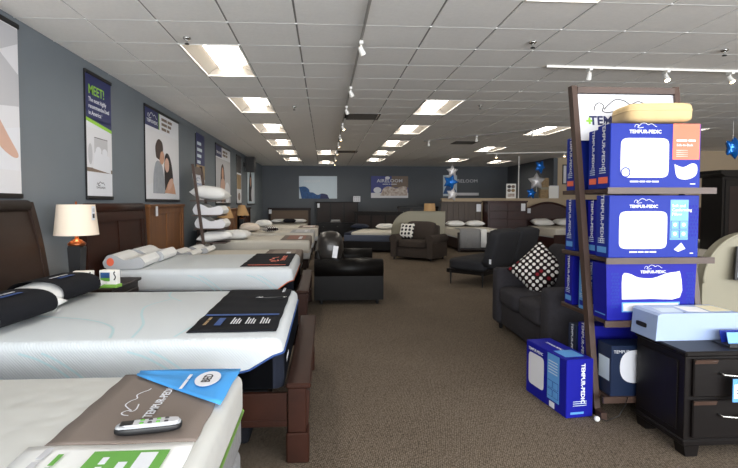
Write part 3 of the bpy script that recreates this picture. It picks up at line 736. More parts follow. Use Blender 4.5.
for i, (x, y, rz, mm) in enumerate(((-2.2, 4.51, 6, 'paper'), (-1.99, 4.56, -8, 'paper'))):
    r = root('card_holder', ('white card holder beside the lamp base', 'white card holder with green base and landscape photo on the nightstand')[i], 'card holder', (x, y, .66), rz)
    obj('base', bx(-.09, .09, -.05, .05, 0, .03, bev=.004), 'green' if i else 'paper', r); obj('card_box', bx(-.08, .08, -.035, .035, .03, .16, bev=.003), 'paper', r)
    f = Face(r, (0, -.035, .03), (1, 0, 0), (0, 0, 1)); f.rect(-.07, .03, .02, .11, 'pblue' if i else 'plgrey', 1); f.rect(-.07, .03, .02, .06, 'pgreen' if i else 'pgrey', 2)
    f.ribbon(curve2([(.07, .12), (.06, .1), (.075, .07), (.06, .04)]), .012, 'pdark', 1)

# --- bed C
r = root('bed_frame', 'dark cherry sleigh bed frame with two headboard panels', 'bed frame', (-1.3, 6.1, 0))
local(sleigh_headboard, r, -2.545, 5.3, 7.02, 1.42, 'cherry', .03, 2)
local(foot_frame, r, -2.53, -.195, 5.42, 7.1, .42, 'cherry')
obj('slat_deck', bx(-1.1, .9, -.64, .9, .3, .385), 'black', r)
mattress('mattress', 'white mattress with orange piping under the contour pillows', -2.5, -.36, 5.45, 7.05, .394, .70, 'knit', 'navy', None, .2, rad=.07)
mb = [o for o in bpy.data.objects if o.name.startswith('mattress')][-1]
foot_wrap(mb, 1.07, .8, .306, .02, .16, 'navy', 'orange', cr=.07)
fs_ = Face(mb, (0, -.8, 0), (1, 0, 0), (0, 0, 1))
for x in (-.1, .55): fs_.ribbon(curve2([(x, .235), (x + .1, .2), (x + .22, .13), (x + .3, .06)]), .012, 'seam', 1, 'seam'); fs_.ribbon(curve2([(x + .12, .235), (x + .19, .2), (x + .29, .13), (x + .37, .06)]), .012, 'seam', 1, 'seam')
r, f = runner('black foot runner with orange logo on the mattress under the contour pillows', 'blackcloth', -.98, -.42, 5.6, 7.02, .70, -.36, wav=.003)
sleeper(f, -.1, -.1, .5, 'coral', 1, .04); f.text('TEMPUR-PEDIC', .05, -.17, .08, 'coral', 1); f.rect(-.66, -.24, -.63, .2, 'coral', 1, 'orange_stripe')
def contour(label, loc, rz, L=.6, tagc=None, group=None, m='pilw', rim='ltgrey', dx=0):
    r = root('contour_pillow', label, 'pillow', loc, rz, group)
    top = curve2([(-.17, .06), (-.13, .115), (-.07, .11), (0, .075), (.07, .085), (.13, .095), (.17, .05)], 4); bot = curve2([(.17, .045), (.14, .004), (0, 0), (-.14, .004), (-.17, .05)], 3)
    poly = [tuple(p) for p in top] + [tuple(p) for p in bot]
    obj('pillow', prism(B(), poly, 1, -L / 2, L / 2), m, r, False)
    cap = prism(B(), [(x * 1.0, z * 1.0) for x, z in poly], 1, -L / 2 - .012, -L / 2 - .001); obj('end_panel', cap, rim, r)
    if tagc: f = Face(r, (0, -L / 2 - .012, 0), (1, 0, 0), (0, 0, 1)); f.blob(-.11, .06, .03, .034, tagc, 1, name='logo_patch')
    return r
contour('cream contour pillow with grey end and orange patch on the orange-piped mattress', (-2.26, 5.80, .702), 4, .62, 'coral').scale = (1.3, 1, 1.35)
contour('cream contour pillow behind the one with the orange patch', (-2.26, 6.48, .702), 2, .6).scale = (1.3, 1, 1.35)
contour('cream contour pillow lying at the oak headboard of the low bed', (-2.2, 7.8, .59), 0, .58)
contour('cream contour pillow on the low bed beside the pillow rack', (-2.12, 8.45, .59), 0, .56)

# --- beds further back
def panel_headboard(r, x0, y0, y1, top, m, n=3, tag_=True):
    hb = obj('headboard', bx(x0 - .05, x0 - .02, y0 + .06, y1 - .06, .2, top - .06), m, r)
    for y in (y0, y1 - .07): obj('post', bx(x0 - .06, x0 + .01, y, y + .07, 0, top - .03, bev=.004), m, hb)
    obj('cap', bx(x0 - .08, x0 + .03, y0 - .02, y1 + .02, top - .05, top, bev=.01), m, hb)
    for z in (.5, top - .15): obj('rail', bx(x0 - .025, x0 - .005, y0 + .07, y1 - .07, z, z + .1, bev=.004), m, hb)
    for k in range(n + 1):
        y = y0 + .07 + k * (y1 - y0 - .22) / n; obj('stile', bx(x0 - .025, x0 - .006, y, y + .08, .5, top - .06, bev=.004), m, hb)
    if tag_: obj('price_tag', bx(x0 + .031, x0 + .034, y0 + .2, y0 + .29, top - .18, top - .03), 'pwhite', hb)
def simple_frame(r, xh, xf, y0, y1, m, z=.3):
    for y in (y0, y1 - .03): obj('side_rail', bx(xh, xf, y, y + .03, z - .17, z), m, r)
    obj('foot_rail', bx(xf - .03, xf, y0 + .03, y1 - .03, z - .17, z), m, r); obj('slat_deck', bx(xh, xf - .03, y0 + .03, y1 - .03, z - .05, z - .005), 'black', r)
    for x in (xh + .05, xf - .1):
        for y in (y0 + .02, y1 - .08): obj('leg', bx(x, x + .06, y, y + .06, 0, z - .17), m, r)
spec = [  # name words, y0, y1, top, wood, headboard range, foot x, cloth
    ('D', 7.36, 8.86, .585, 'oak', (7.2, 8.92), -.4, 'pgold', 'oak panelled bed frame beside the pillow rack', 'low cream mattress before the oak headboard', 'brown printed runner on the low cream mattress', 1.42),
    ('E', 9.66, 11.15, .69, 'espresso', (9.6, 11.2), -.3, 'prust', 'espresso bed frame behind the pillow rack', 'cream mattress behind the pillow rack with rust runner', 'rust and grey runner on the mattress behind the pillow rack', 1.1),
    ('F', 12.1, 13.62, .69, 'oak', (12.0, 13.6), -.28, 'pgrey', 'oak bed frame between two tan lamps', 'cream mattress between the two tan lamps', 'pale grey runner on the mattress between the tan lamps', 1.3),
    ('G', 14.45, 15.95, .69, 'cherry', (14.4, 16.0), -.2, 'pbed', 'cherry bed frame beyond the tan lamps', 'cream mattress beyond the tan lamps', 'beige printed runner on the mattress beyond the tan lamps', 1.3)]
for nm, y0, y1, top, wood, (h0, h1), xf, cl, lf, lm, lc, ht in spec:
    xh = -2.4
    r = root('bed_frame', lf, 'bed frame', (-1.3, (y0 + y1) / 2, 0))
    local(panel_headboard, r, xh - (.17 if nm == 'D' else .05), h0, h1, ht, wood, 2 if nm == 'D' else 3, nm == 'D')
    local(simple_frame, r, xh - (.15 if nm == 'D' else .03), xf - .03, y0 + .03, y1 - .03, 'espresso', .3)
    mattress('mattress', lm, xh - (.1 if nm == 'D' else 0), xf, y0, y1, .305, top, 'knitc', 'ltgrey', None, .35, rad=.05)
    r, f = runner(lc, {'prust': 'browncloth', 'pgold': 'browncloth', 'pgrey': 'ltgrey', 'pbed': 'browncloth'}[cl], xf - .6, xf - .05, y0 + .03, y1 - .03, top, xf, drop=.18)
    f.rect(-.6, -.22, .6, .16, cl, 1, 'print_panel'); f.rect(-.5, -.15, .2, -.08, 'plgrey', 2, 'print_bar')
nightstand('dark nightstand under the tan lamp behind the pillow rack', (-2.62, 11.36, 0), .55, .5, .66, 'espresso')
nightstand('dark nightstand under the tan lamp beyond the oak bed', (-2.66, 13.72, 0), .55, .5, .66, 'espresso')
lamp('tan cone lamp on the nightstand behind the pillow rack', (-2.36, 11.62, .66), .2, .09, .27, .42, 'shadetan', 'black', 0)
lamp('tan cone lamp on the nightstand beyond the oak bed', (-2.38, 13.98, .66), .21, .09, .3, .42, 'shadetan', 'black', 0)
def pillow(label, loc, sx, sy, t, m='pilw', rz=0, rx=0, ry=0, seed=1, group=None):
    o = obj('pillow', pillow_bm(sx, sy, t, 12, seed), m, None, True); o.location = loc; o.rotation_euler = (R(rx), R(ry), R(rz))
    return tag(o, label, 'pillow', group)
pillow('white pillow on the mattress beside the pillow rack, leaning out', (-1.85, 10.1, .775), .6, .7, .22, seed=5)
pillow('cream pillow on the mattress between the tan lamps', (-1.95, 12.65, .80), .55, .75, .24, 'pilc', 10, seed=6)
pillow('black and white striped cushion beside the cream pillow', (-1.4, 12.35, .77), .34, .4, .17, 'polka', 30, seed=7)
pillow('white pillow on the mattress beyond the tan lamps', (-1.9, 15.1, .79), .55, .8, .24, 'pilw', 5, seed=8)

# --- pillow rack on the left (leans to the wall)
r = root('pillow_rack', 'dark wooden leaning rack of white pillows with small framed sign', 'display rack', (-2.2, 8.97, 0))
def leanpost(bm, y, x0, x1, z0, z1, t=.05, d=.035): return prism(bm, [(x0, z0), (x0 + t, z0), (x1 + t, z1), (x1, z1)], 1, y, y + d)
for y in (0, .585): obj('post', leanpost(B(), y, .03, -.235, 0, 2.15), 'rack', r)
for z in (.70, .96, 1.21, 1.48): 
    xx = .03 - .265 * z / 2.15
    obj('shelf', bx(xx - .12, xx + .42, .036, .584, z - .012, z + .008), 'rack', r)
fr = obj('sign_frame', B() if False else leanpost(B(), .036, -.215, -.232, 1.98, 2.12, .03, .548), 'rack', r); obj('sign_rail', leanpost(B(), .036, -.175, -.19, 1.68, 1.72, .03, .548), 'rack', r)
bm = prism(B(), [(-.19, 1.72), (-.18, 1.72), (-.217, 1.98), (-.227, 1.98)], 1, .036, .584); sp = obj('sign_panel', bm, 'pwhite', r)
sgn = Face(r, (-.178, .31, 1.84), (0, 1, 0), (-.14, 0, .99)); sleeper(sgn, 0, .03, .3, 'pblue', 2, .04); sgn.text('TEMPUR-PEDIC', 0, -.05, .06, 'pblue', 2)
zz = [1.50, 1.19, .88, .52]
for i, z in enumerate((1.49, 1.22, .97)):
    xx = -2.2 + .03 - .265 * z / 2.15
    if i == 0: pillow('plump white pillow on top of the pillow rack', (xx + .2, 9.27, z + .12), .66, .5, .3, seed=10, rz=-4, ry=6)
    else: 
        p = contour('white contour pillow on the %s shelf of the pillow rack' % ('upper', 'middle')[i - 1], (xx + .17, 9.29, z), 0, .5, None, None, 'pilw', 'plgrey'); p.scale = (1.65, 1, 1.75)
pillow('crumpled white pillow on the lower shelf of the pillow rack', (-2.2 + .12, 9.28, .80), .66, .5, .23, seed=11, rz=8, ry=-6)

# --- far bed H on the far wall
r = root('bed_frame', 'far-wall bed frame with brown upholstered headboard panel', 'bed frame', (-1.5, 20.6, 0))
hb = obj('headboard', bx(-.8, .8, .12, .17, .3, 1.12), 'upbrown', r)
for x in (-.9, .8): obj('post', bx(x, x + .1, .1, .2, 0, 1.13), 'espresso', hb)
obj('cap', bx(-.92, .92, .08, .22, 1.13, 1.23, bev=.01), 'espresso', hb); obj('price_tag', bx(-.88, -.76, .075, .079, .98, 1.16), 'pwhite', hb)
for x in (-.8, .77): obj('side_rail', bx(x, x + .03, -1.95, .12, .12, .3), 'espresso', r)
obj('foot_rail', bx(-.77, .77, -1.98, -1.95, .12, .3), 'espresso', r)
for x in (-.78, .72):
    obj('leg', bx(x, x + .06, -1.93, -1.87, 0, .12), 'espresso', r)
m_ = mattress('mattress', 'white mattress before the brown upholstered headboard', -2.27, -.73, 18.68, 20.68, .305, .58, 'knitc', 'ltgrey', None, .35)
pillow('white pillow against the brown upholstered headboard, wall side', (-1.9, 20.4, .68), .7, .42, .18, seed=12); pillow('white pillow against the brown upholstered headboard, aisle side', (-1.1, 20.4, .68), .7, .42, .18, seed=13)
pillow('black cushion between white pillows on the far-wall bed', (-1.45, 19.93, .70), .55, .35, .2, 'blackcloth', seed=14)

# --- hutch on the far wall
r = root('hutch_dresser', 'dark wooden dresser with tall panelled hutch on the far wall', 'dresser', (-.36, 20.3, 0))
obj('body', bx(0, 1.8, 0, .5, .08, .58), 'blackwood', r); obj('plinth', bx(.04, 1.76, .03, .48, 0, .08), 'blackwood', r); obj('top', bx(-.02, 1.95, -.03, .52, .58, .61), 'blackwood', r)
for k in range(3):
    for q in range(2): d = obj('drawer', bx(.04 + k * .59, .58 + k * .59, -.018, 0, .11 + q * .23, .32 + q * .23, bev=.004), 'blackwood', r); obj('knob', puff(B(), .03, .025, .03, (.31 + k * .59, -.03, .21 + q * .23), 2, 2), 'chrome', d, True)
h_ = obj('hutch', bx(0, 1.8, .3, .5, .61, 1.45), 'espresso', r); obj('crown', bx(-.03, 1.83, .25, .52, 1.45, 1.49, bev=.01), 'blackwood', h_)
for k in range(4): obj('stile', bx(k * .58, k * .58 + .06, .28, .3, .63, 1.43), 'blackwood', h_)
obj('price_tag', bx(.05, .15, .272, .276, 1.24, 1.42), 'pwhite', h_)
r = root('sign_box', 'small white sign with six dark squares on the hutch top', 'sign', (1.22, 20.45, 1.49)); obj('board', bx(0, .3, 0, .03, 0, .24), 'pwhite', r); f = Face(r, (0, 0, 0), (1, 0, 0), (0, 0, 1))
for a in range(3):
    for b in range(2): f.rect(.04 + a * .085, .04 + b * .1, .09 + a * .085, .11 + b * .1, 'pgrey', 1)
r = root('folded_linen', 'grey folded linen lying on the dark dresser top', 'linen', (.25, 20.29, .612)); obj('lower_fold', bx(0, .42, 0, .25, 0, .06, bev=.02, seg=2), 'greyq', r, True); obj('upper_fold', bx(.02, .4, .02, .23, .06, .12, bev=.02, seg=2), 'ltgrey', r, True)

# --- bed I (turned) and the dark headboard beside it
r = root('bed_frame', 'black wooden bed frame standing askew beside the cream curved panel', 'bed frame', (.51, 14.1, 0), -14)
hb = obj('headboard', bx(.0, 1.6, 2.12, 2.16, .2, 1.1), 'blackwood', r); obj('cap', bx(-.03, 1.63, 2.08, 2.2, 1.1, 1.16, bev=.01), 'blackwood', hb)
for k in range(3): obj('panel', bx(.1 + k * .48, .52 + k * .48, 2.105, 2.12, .6, 1.02, bev=.005), 'espresso', hb)
for x in (-.02, 1.56): obj('post', bx(x, x + .06, 2.1, 2.18, 0, 1.1), 'blackwood', hb)
for x in (0, 1.53): obj('side_rail', bx(x, x + .03, .04, 2.12, .06, .3), 'blackwood', r)
obj('footboard', bx(0, 1.56, 0, .04, .06, .32, bev=.005), 'blackwood', r)
for x in (.0, 1.5): obj('leg', bx(x, x + .06, .045, .1, 0, .06), 'blackwood', r)
r2 = root('mattress', 'white-topped mattress with slate blue sides on the black bed frame', 'mattress', (.51, 14.1, .3), -14)
obj('base_band', bx(.04, 1.52, .05, 2.06, .0, .2, bev=.03, seg=3), mat('slate_fabric', '#4b5263', .9), r2, True); obj('top_cover', bx(.25, 1.51, .1, 2.05, .18, .28, bev=.04, seg=3), 'knitc', r2, True); obj('foot_cover', bx(.045, .26, .06, 2.05, .19, .26, bev=.03, seg=2), 'navy', r2, True)
pillow('white pillow on the slate blue mattress', (1.95, 15.35, .68), .6, .42, .2, seed=15, rz=-14); pillow('dark grey pillow on the slate blue mattress', (1.15, 15.6, .67), .6, .4, .18, 'navy', seed=16, rz=-14)
r = root('headboard', 'tall black wooden headboard behind the cream curved panel', 'headboard', (2.55, 16.6, 0))
obj('panel', bx(0, 1.4, 0, .04, 0, 1.25), 'blackwood', r); obj('cap', bx(-.03, 1.43, -.04, .08, 1.25, 1.32, bev=.01), 'blackwood', r)
for k in range(4): obj('stile', bx(k * .44, k * .44 + .08, -.02, 0, 0, 1.25), 'espresso', r)

# --- cream curved panels
def curved_panel(label, loc, w, h, rad, rz=0):
    r = root('curved_panel', label, 'display panel', loc, rz)
    poly = [(0, 0)] + [(rad - rad * math.cos(R(a)), h - rad + rad * math.sin(R(a))) for a in range(0, 91, 6)] + [(w, h), (w, 0)]
    obj('board', prism(B(), poly, 1, 0, .10), 'cream', r)
    ed = [(x, -.012, z) for x, z in poly[1:-1]]; obj('edge_welt', tube(B(), ed, .014), 'cream', r, True)
    obj('foot', bx(.1, w - .1, -.05, .15, 0, .04), 'blackwood', r)
    return r
curved_panel('cream panel with rounded shoulder standing behind the taupe sofa', (1.86, 13.22, 0), 1.5, 1.2, .55)
curved_panel('cream panel with rounded shoulder beside the tall black hutch', (4.1, 4.95, 0), 1.9, 1.12, .55)
lamp('small beige drum lamp standing on the cream panel behind the sofa', (2.98, 13.275, 1.2), .15, .14, .2, .04, 'shadetan') if False else None
r = root('drum_lampshade', 'plain beige drum shade resting on the cream rounded panel', 'lampshade', (2.93, 13.27, 1.216)); bm = B(); lathe(bm, [(.16, 0), (.15, .21)], seg=28); lathe(bm, [(.155, 0), (.145, .21)], seg=28)
obj('shade', bm, 'shadetan', r, True); obj('spider', tube(B(), [(-.148, 0, .2), (.148, 0, .2)], .005), 'blackm', r)

# ================================================================== SEATING
def sofa(name, label, w, d, m, loc, rz, seats=2, seat_h=.45, arm_h=.62, back_h=.88, arm_w=.2, roll=True, base=None):
    """local: x along the width, front towards -y, origin front-left corner at the floor"""
    r = root(name, label, 'sofa', loc, rz); base = base or m
    obj('base', bx(arm_w - .01, w - arm_w + .01, .05, d - .03, .07, seat_h - .14, bev=.02, seg=2), m, r, True)
    for k in range(2):
        x0 = k * (w - arm_w)
        if roll:
            cx = x0 + arm_w / 2; rr = arm_w / 2 + .015
            poly = [(x0 + .02, .07), (x0 + arm_w - .02, .07), (x0 + arm_w - .02, arm_h - rr * 1.4)] + [(cx + rr * math.cos(R(a)), arm_h - rr + rr * math.sin(R(a))) for a in range(-35, 216, 15)] + [(x0 + .02, arm_h - rr * 1.4)]
            a_ = obj('arm', prism(B(), poly, 1, .015, d), m, r, False)
            obj('arm_front', prism(B(), [(cx + (x - cx) * .9, z) for x, z in poly], 1, .0, .014), m, a_); obj('arm_roll', caps(cyl(B(), (cx, .005, arm_h - rr), (cx, d - .005, arm_h - rr), rr + .004, seg=24)), m, a_, True)
        else: obj('arm', bx(x0, x0 + arm_w, .0, d, .07, arm_h, bev=.045, seg=3), m, r, True)
    sw = (w - 2 * arm_w) / seats
    for k in range(seats):
        x = arm_w + k * sw
        obj('seat_cushion', puff(B(), sw - .008, d - .28, .2, (x + sw / 2, (d - .28) / 2 + .0, seat_h - .05), 8), m, r, True)
        obj('back_cushion', puff(B(), sw - .01, .24, back_h - seat_h + .06, (x + sw / 2, d - .32, (back_h + seat_h) / 2 + .03), 6, M=Matrix.Rotation(R(-10), 3, 'X')), m, r, True)
    obj('back', bx(arm_w + .002, w - arm_w - .002, d - .2, d, .07, back_h - .04, bev=.05, seg=3), m, r, True)
    for x in (.08, w - .12):
        for y in (.06, d - .12): obj('leg', cyl(B(), (x + .02, y + .02, 0), (x + .02, y + .02, .07), .02, .028, 12), 'black', r)
    return r
# black leather love seat facing the aisle (front towards +X)
sofa('leather_loveseat', 'black leather love seat with rolled arms at the bed foot', 1.85, .98, 'leather', (.83, 6.7, 0), 90, 2, .46, .64, .80, .24)
r = root('wrapped_cushion', 'black back cushion in shiny clear wrap with white tag on the leather love seat', 'cushion', (.08, 7.16, .5), 90)
obj('cushion', puff(B(), .62, .40, .50, (0, 0, .27), 2.8, 7), 'wrap', r, True); obj('price_tag', bx(0, .004, -.035, .035, -.085, .085), 'plgrey', r, loc=(-.318, -.07, .24), rot=(R(8), R(4), R(-10)))
sofa('taupe_armchair', 'taupe fabric chair-and-a-half with flecked cushion', 1.2, .95, 'taupesofa', (1.66, 12.2, 0), -36, 1, .46, .64, .9, .2)
def throw(label, m, loc, s, t, rot, seed):
    o = obj('throw_pillow', pillow_bm(s, s, t, 14, seed, .09), m, None, True); o.location = loc; o.rotation_euler = tuple(R(a) for a in rot); return tag(o, label, 'cushion')
throw('white cushion with black flecks on the taupe chair', 'polka2', (2.12, 12.3, .72), .42, .16, (68, 0, -36), 21)
sofa('charcoal_sofa', 'charcoal fabric love seat behind the carton rack with spotted cushion', 1.55, .95, 'sofa', (1.95, 5.48, 0), -92, 2, .46, .70, .93, .2, roll=False)
throw('black cushion with white and red spots on the charcoal love seat', 'polka', (2.30, 5.02, .72), .48, .17, (60, 38, -55), 22)
# futon, seen from behind its backrest
r = root('futon', 'dark grey armless futon with split backrest and slim black legs', 'futon', (2.72, 7.85, 0), 44)
obj('seat', puff(B(), 1.8, .76, .2, (.9, .42, .36), 9), 'futon', r, True); obj('seat_frame', bx(.05, 1.75, .08, .82, .2, .27), 'blackm', r)
for k in range(2): obj('backrest', puff(B(), .895, .2, .66, (.45 + k * .9, -.03, .66), 9, M=Matrix.Rotation(R(14), 3, 'X')), 'futon', r, True)
obj('care_tag', bx(.25, .252, -.02, .02, 0, .08), 'pwhite', r, loc=(-.26, -.05, .42)); obj('hinge_bar', cyl(B(), (.05, .04, .3), (1.75, .04, .3), .02), 'blackm', r)
for x in (.06, 1.74):
    for y in (.12, .74): obj('leg', cyl(B(), (x, y, 0), (x, y, .24), .012, .02, 10), 'blackm', r)

# ================================================================== REAR RIGHT BEDROOM SETS
r = root('bed_frame', 'grey-brown panelled bed frame before the beige half wall', 'bed frame', (3.9, 15.8, 0))
hb = obj('headboard', bx(0, 1.37, .1, .16, 0, 1.44), 'greyoak', r); obj('cap', bx(-.03, 1.4, .06, .2, 1.44, 1.49, bev=.01), 'greyoak', hb)
for k in range(7): obj('plank', bx(.02 + k * .192, .195 + k * .192, .085, .1, .5, 1.42, bev=.004), 'greyoak', hb)
obj('price_tag', bx(1.2, 1.36, .07, .075, 1.15, 1.4), 'pwhite', hb)
for x in (0, 1.34): obj('side_rail', bx(x, x + .03, -1.95, .1, .1, .4), 'espresso', r)
obj('footboard', bx(-.02, 1.39, -2.02, -1.96, .05, .58, bev=.01), 'espresso', r)
for x in (.0, 1.32): obj('leg', bx(x, x + .06, -1.95, -1.89, 0, .1), 'espresso', r)
mattress('mattress', 'white mattress on the grey-brown panelled bed frame', 3.95, 5.22, 13.86, 15.85, .3, .66, 'knitc', 'ltgrey', None, .35)
bm = B(); grid = []
for i in range(9):
    x = 3.93 + .62 * i / 8; grid.append([(x, 14.5, .67), (x, 14.1, .672), (x, 13.84, .672), (x, 13.755, .64), (x, 13.745 + .01 * math.sin(i * 1.7), .4), (x, 13.74 + .015 * math.sin(i * 1.7), .12)])
o = obj('blanket', sheet(bm, grid, .006), 'greyq', None, True); tag(o, 'grey blanket draped over the espresso footboard', 'blanket')
grid = [[(4.56 + .17 * i / 3, 14.6, .672), (4.56 + .17 * i / 3, 13.84, .674), (4.56 + .17 * i / 3, 13.755, .645), (4.56 + .17 * i / 3, 13.745, .14)] for i in range(4)]
o = obj('sheet_fold', sheet(B(), grid, .006), 'pilw', None, True); tag(o, 'white folded sheet edge hanging beside the grey blanket', 'sheet')
pillow('white pillow at the grey-brown headboard, next to the cream panel', (4.27, 15.5, .76), .6, .42, .2, seed=31); pillow('white pillow at the grey-brown headboard, next to the chest', (4.92, 15.5, .76), .6, .42, .2, seed=32)
r = root('chest_of_drawers', 'tall mahogany chest of drawers before the beige half wall', 'chest', (5.33, 15.4, 0))
obj('body', bx(0, 1.3, 0, .5, .1, 1.46), 'mahog', r); obj('top', bx(-.03, 1.33, -.03, .52, 1.46, 1.51, bev=.01), 'mahog', r); obj('plinth', bx(.03, 1.27, .02, .48, 0, .1), 'mahog', r)
for k in range(5):
    for q in range(2): d = obj('drawer', bx(.04 + q * .62, .64 + q * .62, -.02, 0, .14 + k * .262, .38 + k * .262, bev=.006), 'mahog', r); obj('handle', bx(.26 + q * .62, .42 + q * .62, -.035, -.02, .25 + k * .262, .265 + k * .262), 'blackm', d)
obj('price_tag', bx(1.1, 1.24, -.028, -.022, 1.18, 1.42), 'pwhite', r)
r = root('bed_frame', 'mahogany bed frame with arched headboard before the half wall', 'bed frame', (6.75, 15.7, 0))
poly = [(0, .1), (0, 1.25)] + [(.1 + 1.4 * k / 10, 1.28 + .2 * math.sin(math.pi * k / 10)) for k in range(11)] + [(1.6, 1.25), (1.6, .1)]
hb = obj('headboard', prism(B(), poly, 1, .12, .17), 'mahog', r); obj('arch_rail', tube(B(), [(x, .11, z - .03) for x, z in poly[1:-1]], .035), 'mahog', hb, True); obj('lower_rail', bx(.05, 1.55, .09, .12, .85, .93), 'mahog', hb)
obj('price_tag', bx(.06, .17, .06, .065, 1.1, 1.26), 'pwhite', hb)
for x in (0, 1.57): obj('side_rail', bx(x, x + .03, -1.95, .12, .1, .4), 'mahog', r)
obj('footboard', bx(-.02, 1.62, -2.02, -1.96, 0, .5, bev=.01), 'mahog', r)
for x in (-.03, 1.56): obj('post', bx(x, x + .07, .11, .18, 0, 1.2), 'mahog', hb)
mattress('mattress', 'white mattress on the arched mahogany bed frame', 6.8, 8.3, 13.76, 15.75, .3, .68, 'knitc', 'ltgrey', None, .35)
pillow('white pillow at the arched headboard, next to the chest', (7.15, 15.4, .8), .68, .45, .24, seed=33, rx=10); pillow('white pillow at the arched headboard, next to the beige wall', (7.92, 15.4, .8), .68, .45, .24, seed=34, rx=10)

# balloons and small things on the half wall
def star_bm(R0, t, five=5):
    bm = B(); n = five * 2; ring = []; mid = []; mid2 = []
    for k in range(n):
        a = math.pi / 2 + k * math.pi / five; q = R0 if k % 2 == 0 else R0 * .56
        ring.append(bm.verts.new((q * math.cos(a), 0, q * math.sin(a)))); 
        mid.append(bm.verts.new((q * .6 * math.cos(a), -t * .38, q * .6 * math.sin(a)))); mid2.append(bm.verts.new((q * .6 * math.cos(a), t * .38, q * .6 * math.sin(a))))
    c0 = bm.verts.new((0, -t / 2, 0)); c1 = bm.verts.new((0, t / 2, 0))
    for k in range(n):
        j = (k + 1) % n
        bm.faces.new((ring[k], ring[j], mid[j], mid[k])); bm.faces.new((mid[k], mid[j], c0)); bm.faces.new((ring[j], ring[k], mid2[k], mid2[j])); bm.faces.new((mid2[j], mid2[k], c1))
    bmesh.ops.subdivide_edges(bm, edges=bm.edges[:], cuts=1, smooth=.6)
    return bm
def balloon(label, loc, R0, m, rz=0, rot=0, string=None):
    r = root('star_balloon', label, 'balloon', loc, rz)
    obj('foil_star', star_bm(R0, R0 * .75), m, r, True, rot=(0, R(rot), 0))
    if string: obj('string', tube(B(), [(0, 0, string[0]), (.004, 0, (string[0] + string[1]) / 2), (0, 0, string[1])], .004, 6), 'whitem', r)
    return r
balloon('silver star balloon at the top of the bunch hanging by the grey-brown headboard', (4.19, 15.6, 2.48), .22, 'foils', 10, 0, (.2, .56))
balloon('blue star balloon hanging below the silver star balloon', (4.12, 15.55, 2.13), .26, 'foilb', -15, 20, (-.2, .1))
balloon('silver star balloon hanging lowest, just over the grey-brown headboard', (4.2, 15.6, 1.72), .24, 'foils', 15, 12, (.1, .2))
balloon('blue star balloon topping the bunch on the half wall', (7.16, 15.62, 2.64), .25, 'foilb', 20, 25, (-.25, .05))
balloon('large silver star balloon in the bunch on the half wall', (7.17, 15.9, 2.17), .31, 'foils', -5, 0, (-.35, .1))
balloon('blue star balloon low in the bunch on the half wall', (7.04, 16.0, 1.78), .22, 'foilb', 15, 10, (-.2, .1))
balloon('blue star balloon hanging near the tall black hutch', (8.0, 9.0, 2.52), .24, 'foilb', 20, 15, (.1, .52))
r = root('photo_sign', 'small standing sign with brown photo collage on the half wall', 'sign', (6.22, 16.14, 1.6)); obj('board', bx(0, .34, 0, .02, 0, .5), 'paper', r); obj('easel', bx(.14, .2, .02, .09, 0, .3), 'paper', r); f = Face(r, (0, 0, 0), (1, 0, 0), (0, 0, 1))
for a in range(2):
    for b in range(2): f.blob(.1 + a * .14, .27 + b * .13, .065, .055, ('pgold', 'ptan', 'pdark', 'pgold')[a + 2 * b], 1)
f.rect(.05, .05, .29, .16, 'pbed', 1)
r = root('gift_box', 'olive and beige gift box standing on the half wall', 'box', (7.4, 16.1, 1.6)); obj('body', bx(0, .3, 0, .14, 0, .7, bev=.01), 'ptan', r); obj('band', bx(-.003, .303, -.003, .143, .3, .38), 'cream', r)
r = root('paper_stack', 'white paper sheets standing on the half wall end', 'paper', (7.72, 16.12, 1.6)); obj('sheet', bx(0, .32, 0, .01, 0, .42), 'paper', r, rot=(R(-4), 0, 0)); obj('stand', bx(.04, .28, .02, .12, 0, .02), 'paper', r); obj('rear_sheet', bx(.04, .36, .04, .05, 0, .44), 'plgrey', r)
r = root('wall_sign', 'narrow dark framed notice on the beige wall', 'sign', (8.42, 16.6, 2.1)); obj('frame', bx(0, .16, -.025, 0, 0, .7), 'pdark', r); obj('notice', bx(.03, .13, -.03, -.025, .04, .66), 'plgrey', r)

# right background
r = root('tall_hutch', 'tall black hutch with crown moulding near the beige wall', 'cabinet', (7.42, 8.5, 0))
obj('body', bx(0, 1.2, .05, .55, 0, 1.95), 'blackwood', r); obj('crown', prism(B(), [(-.12, 2.05), (-.12, 1.99), (-.03, 1.93), (1.23, 1.93), (1.32, 1.99), (1.32, 2.05)], 1, -.05, .6), 'blackwood', r)
for k in range(2): d = obj('door', bx(.05 + k * .56, .59 + k * .56, .03, .05, .1, 1.88, bev=.005), 'blackwood', r); obj('panel', bx(.12 + k * .56, .52 + k * .56, .022, .03, .3, 1.75, bev=.004), 'espresso', d); obj('knob', puff(B(), .03, .03, .03, (.55 + k * .12, .01, 1.0), 2, 2), 'chrome', d, True)
r = root('box_spring', 'dark box spring behind the carton rack', 'box spring', (5.3, 7.0, 0)); obj('body', bx(-.95, .95, -.75, .75, .08, .4, bev=.03, seg=2), 'blackcloth', r, True)
for sx in (-.85, .85):
    for sy in (-.65, .65): obj('leg', cyl(B(), (sx, sy, 0), (sx, sy, .08), .03), 'black', r)
mattress('mattress', 'white mattress behind the carton rack and cream panel', 4.32, 6.28, 6.23, 7.77, .405, .68, 'knitc', 'ltgrey', None, .3)
r = root('metal_bed', 'black metal bed frame with arched tube headboard by the wainscot', 'bed frame', (7.0, 11.2, 0))
bm = B(); tube(bm, [(0, 0, 0), (0, 0, .9)] + [(.6 - .6 * math.cos(R(a)), 0, .9 + .3 * math.sin(R(a))) for a in range(15, 180, 15)] + [(1.2, 0, .9), (1.2, 0, 0)], .02); hb = obj('headboard', bm, 'blackm', r, True)
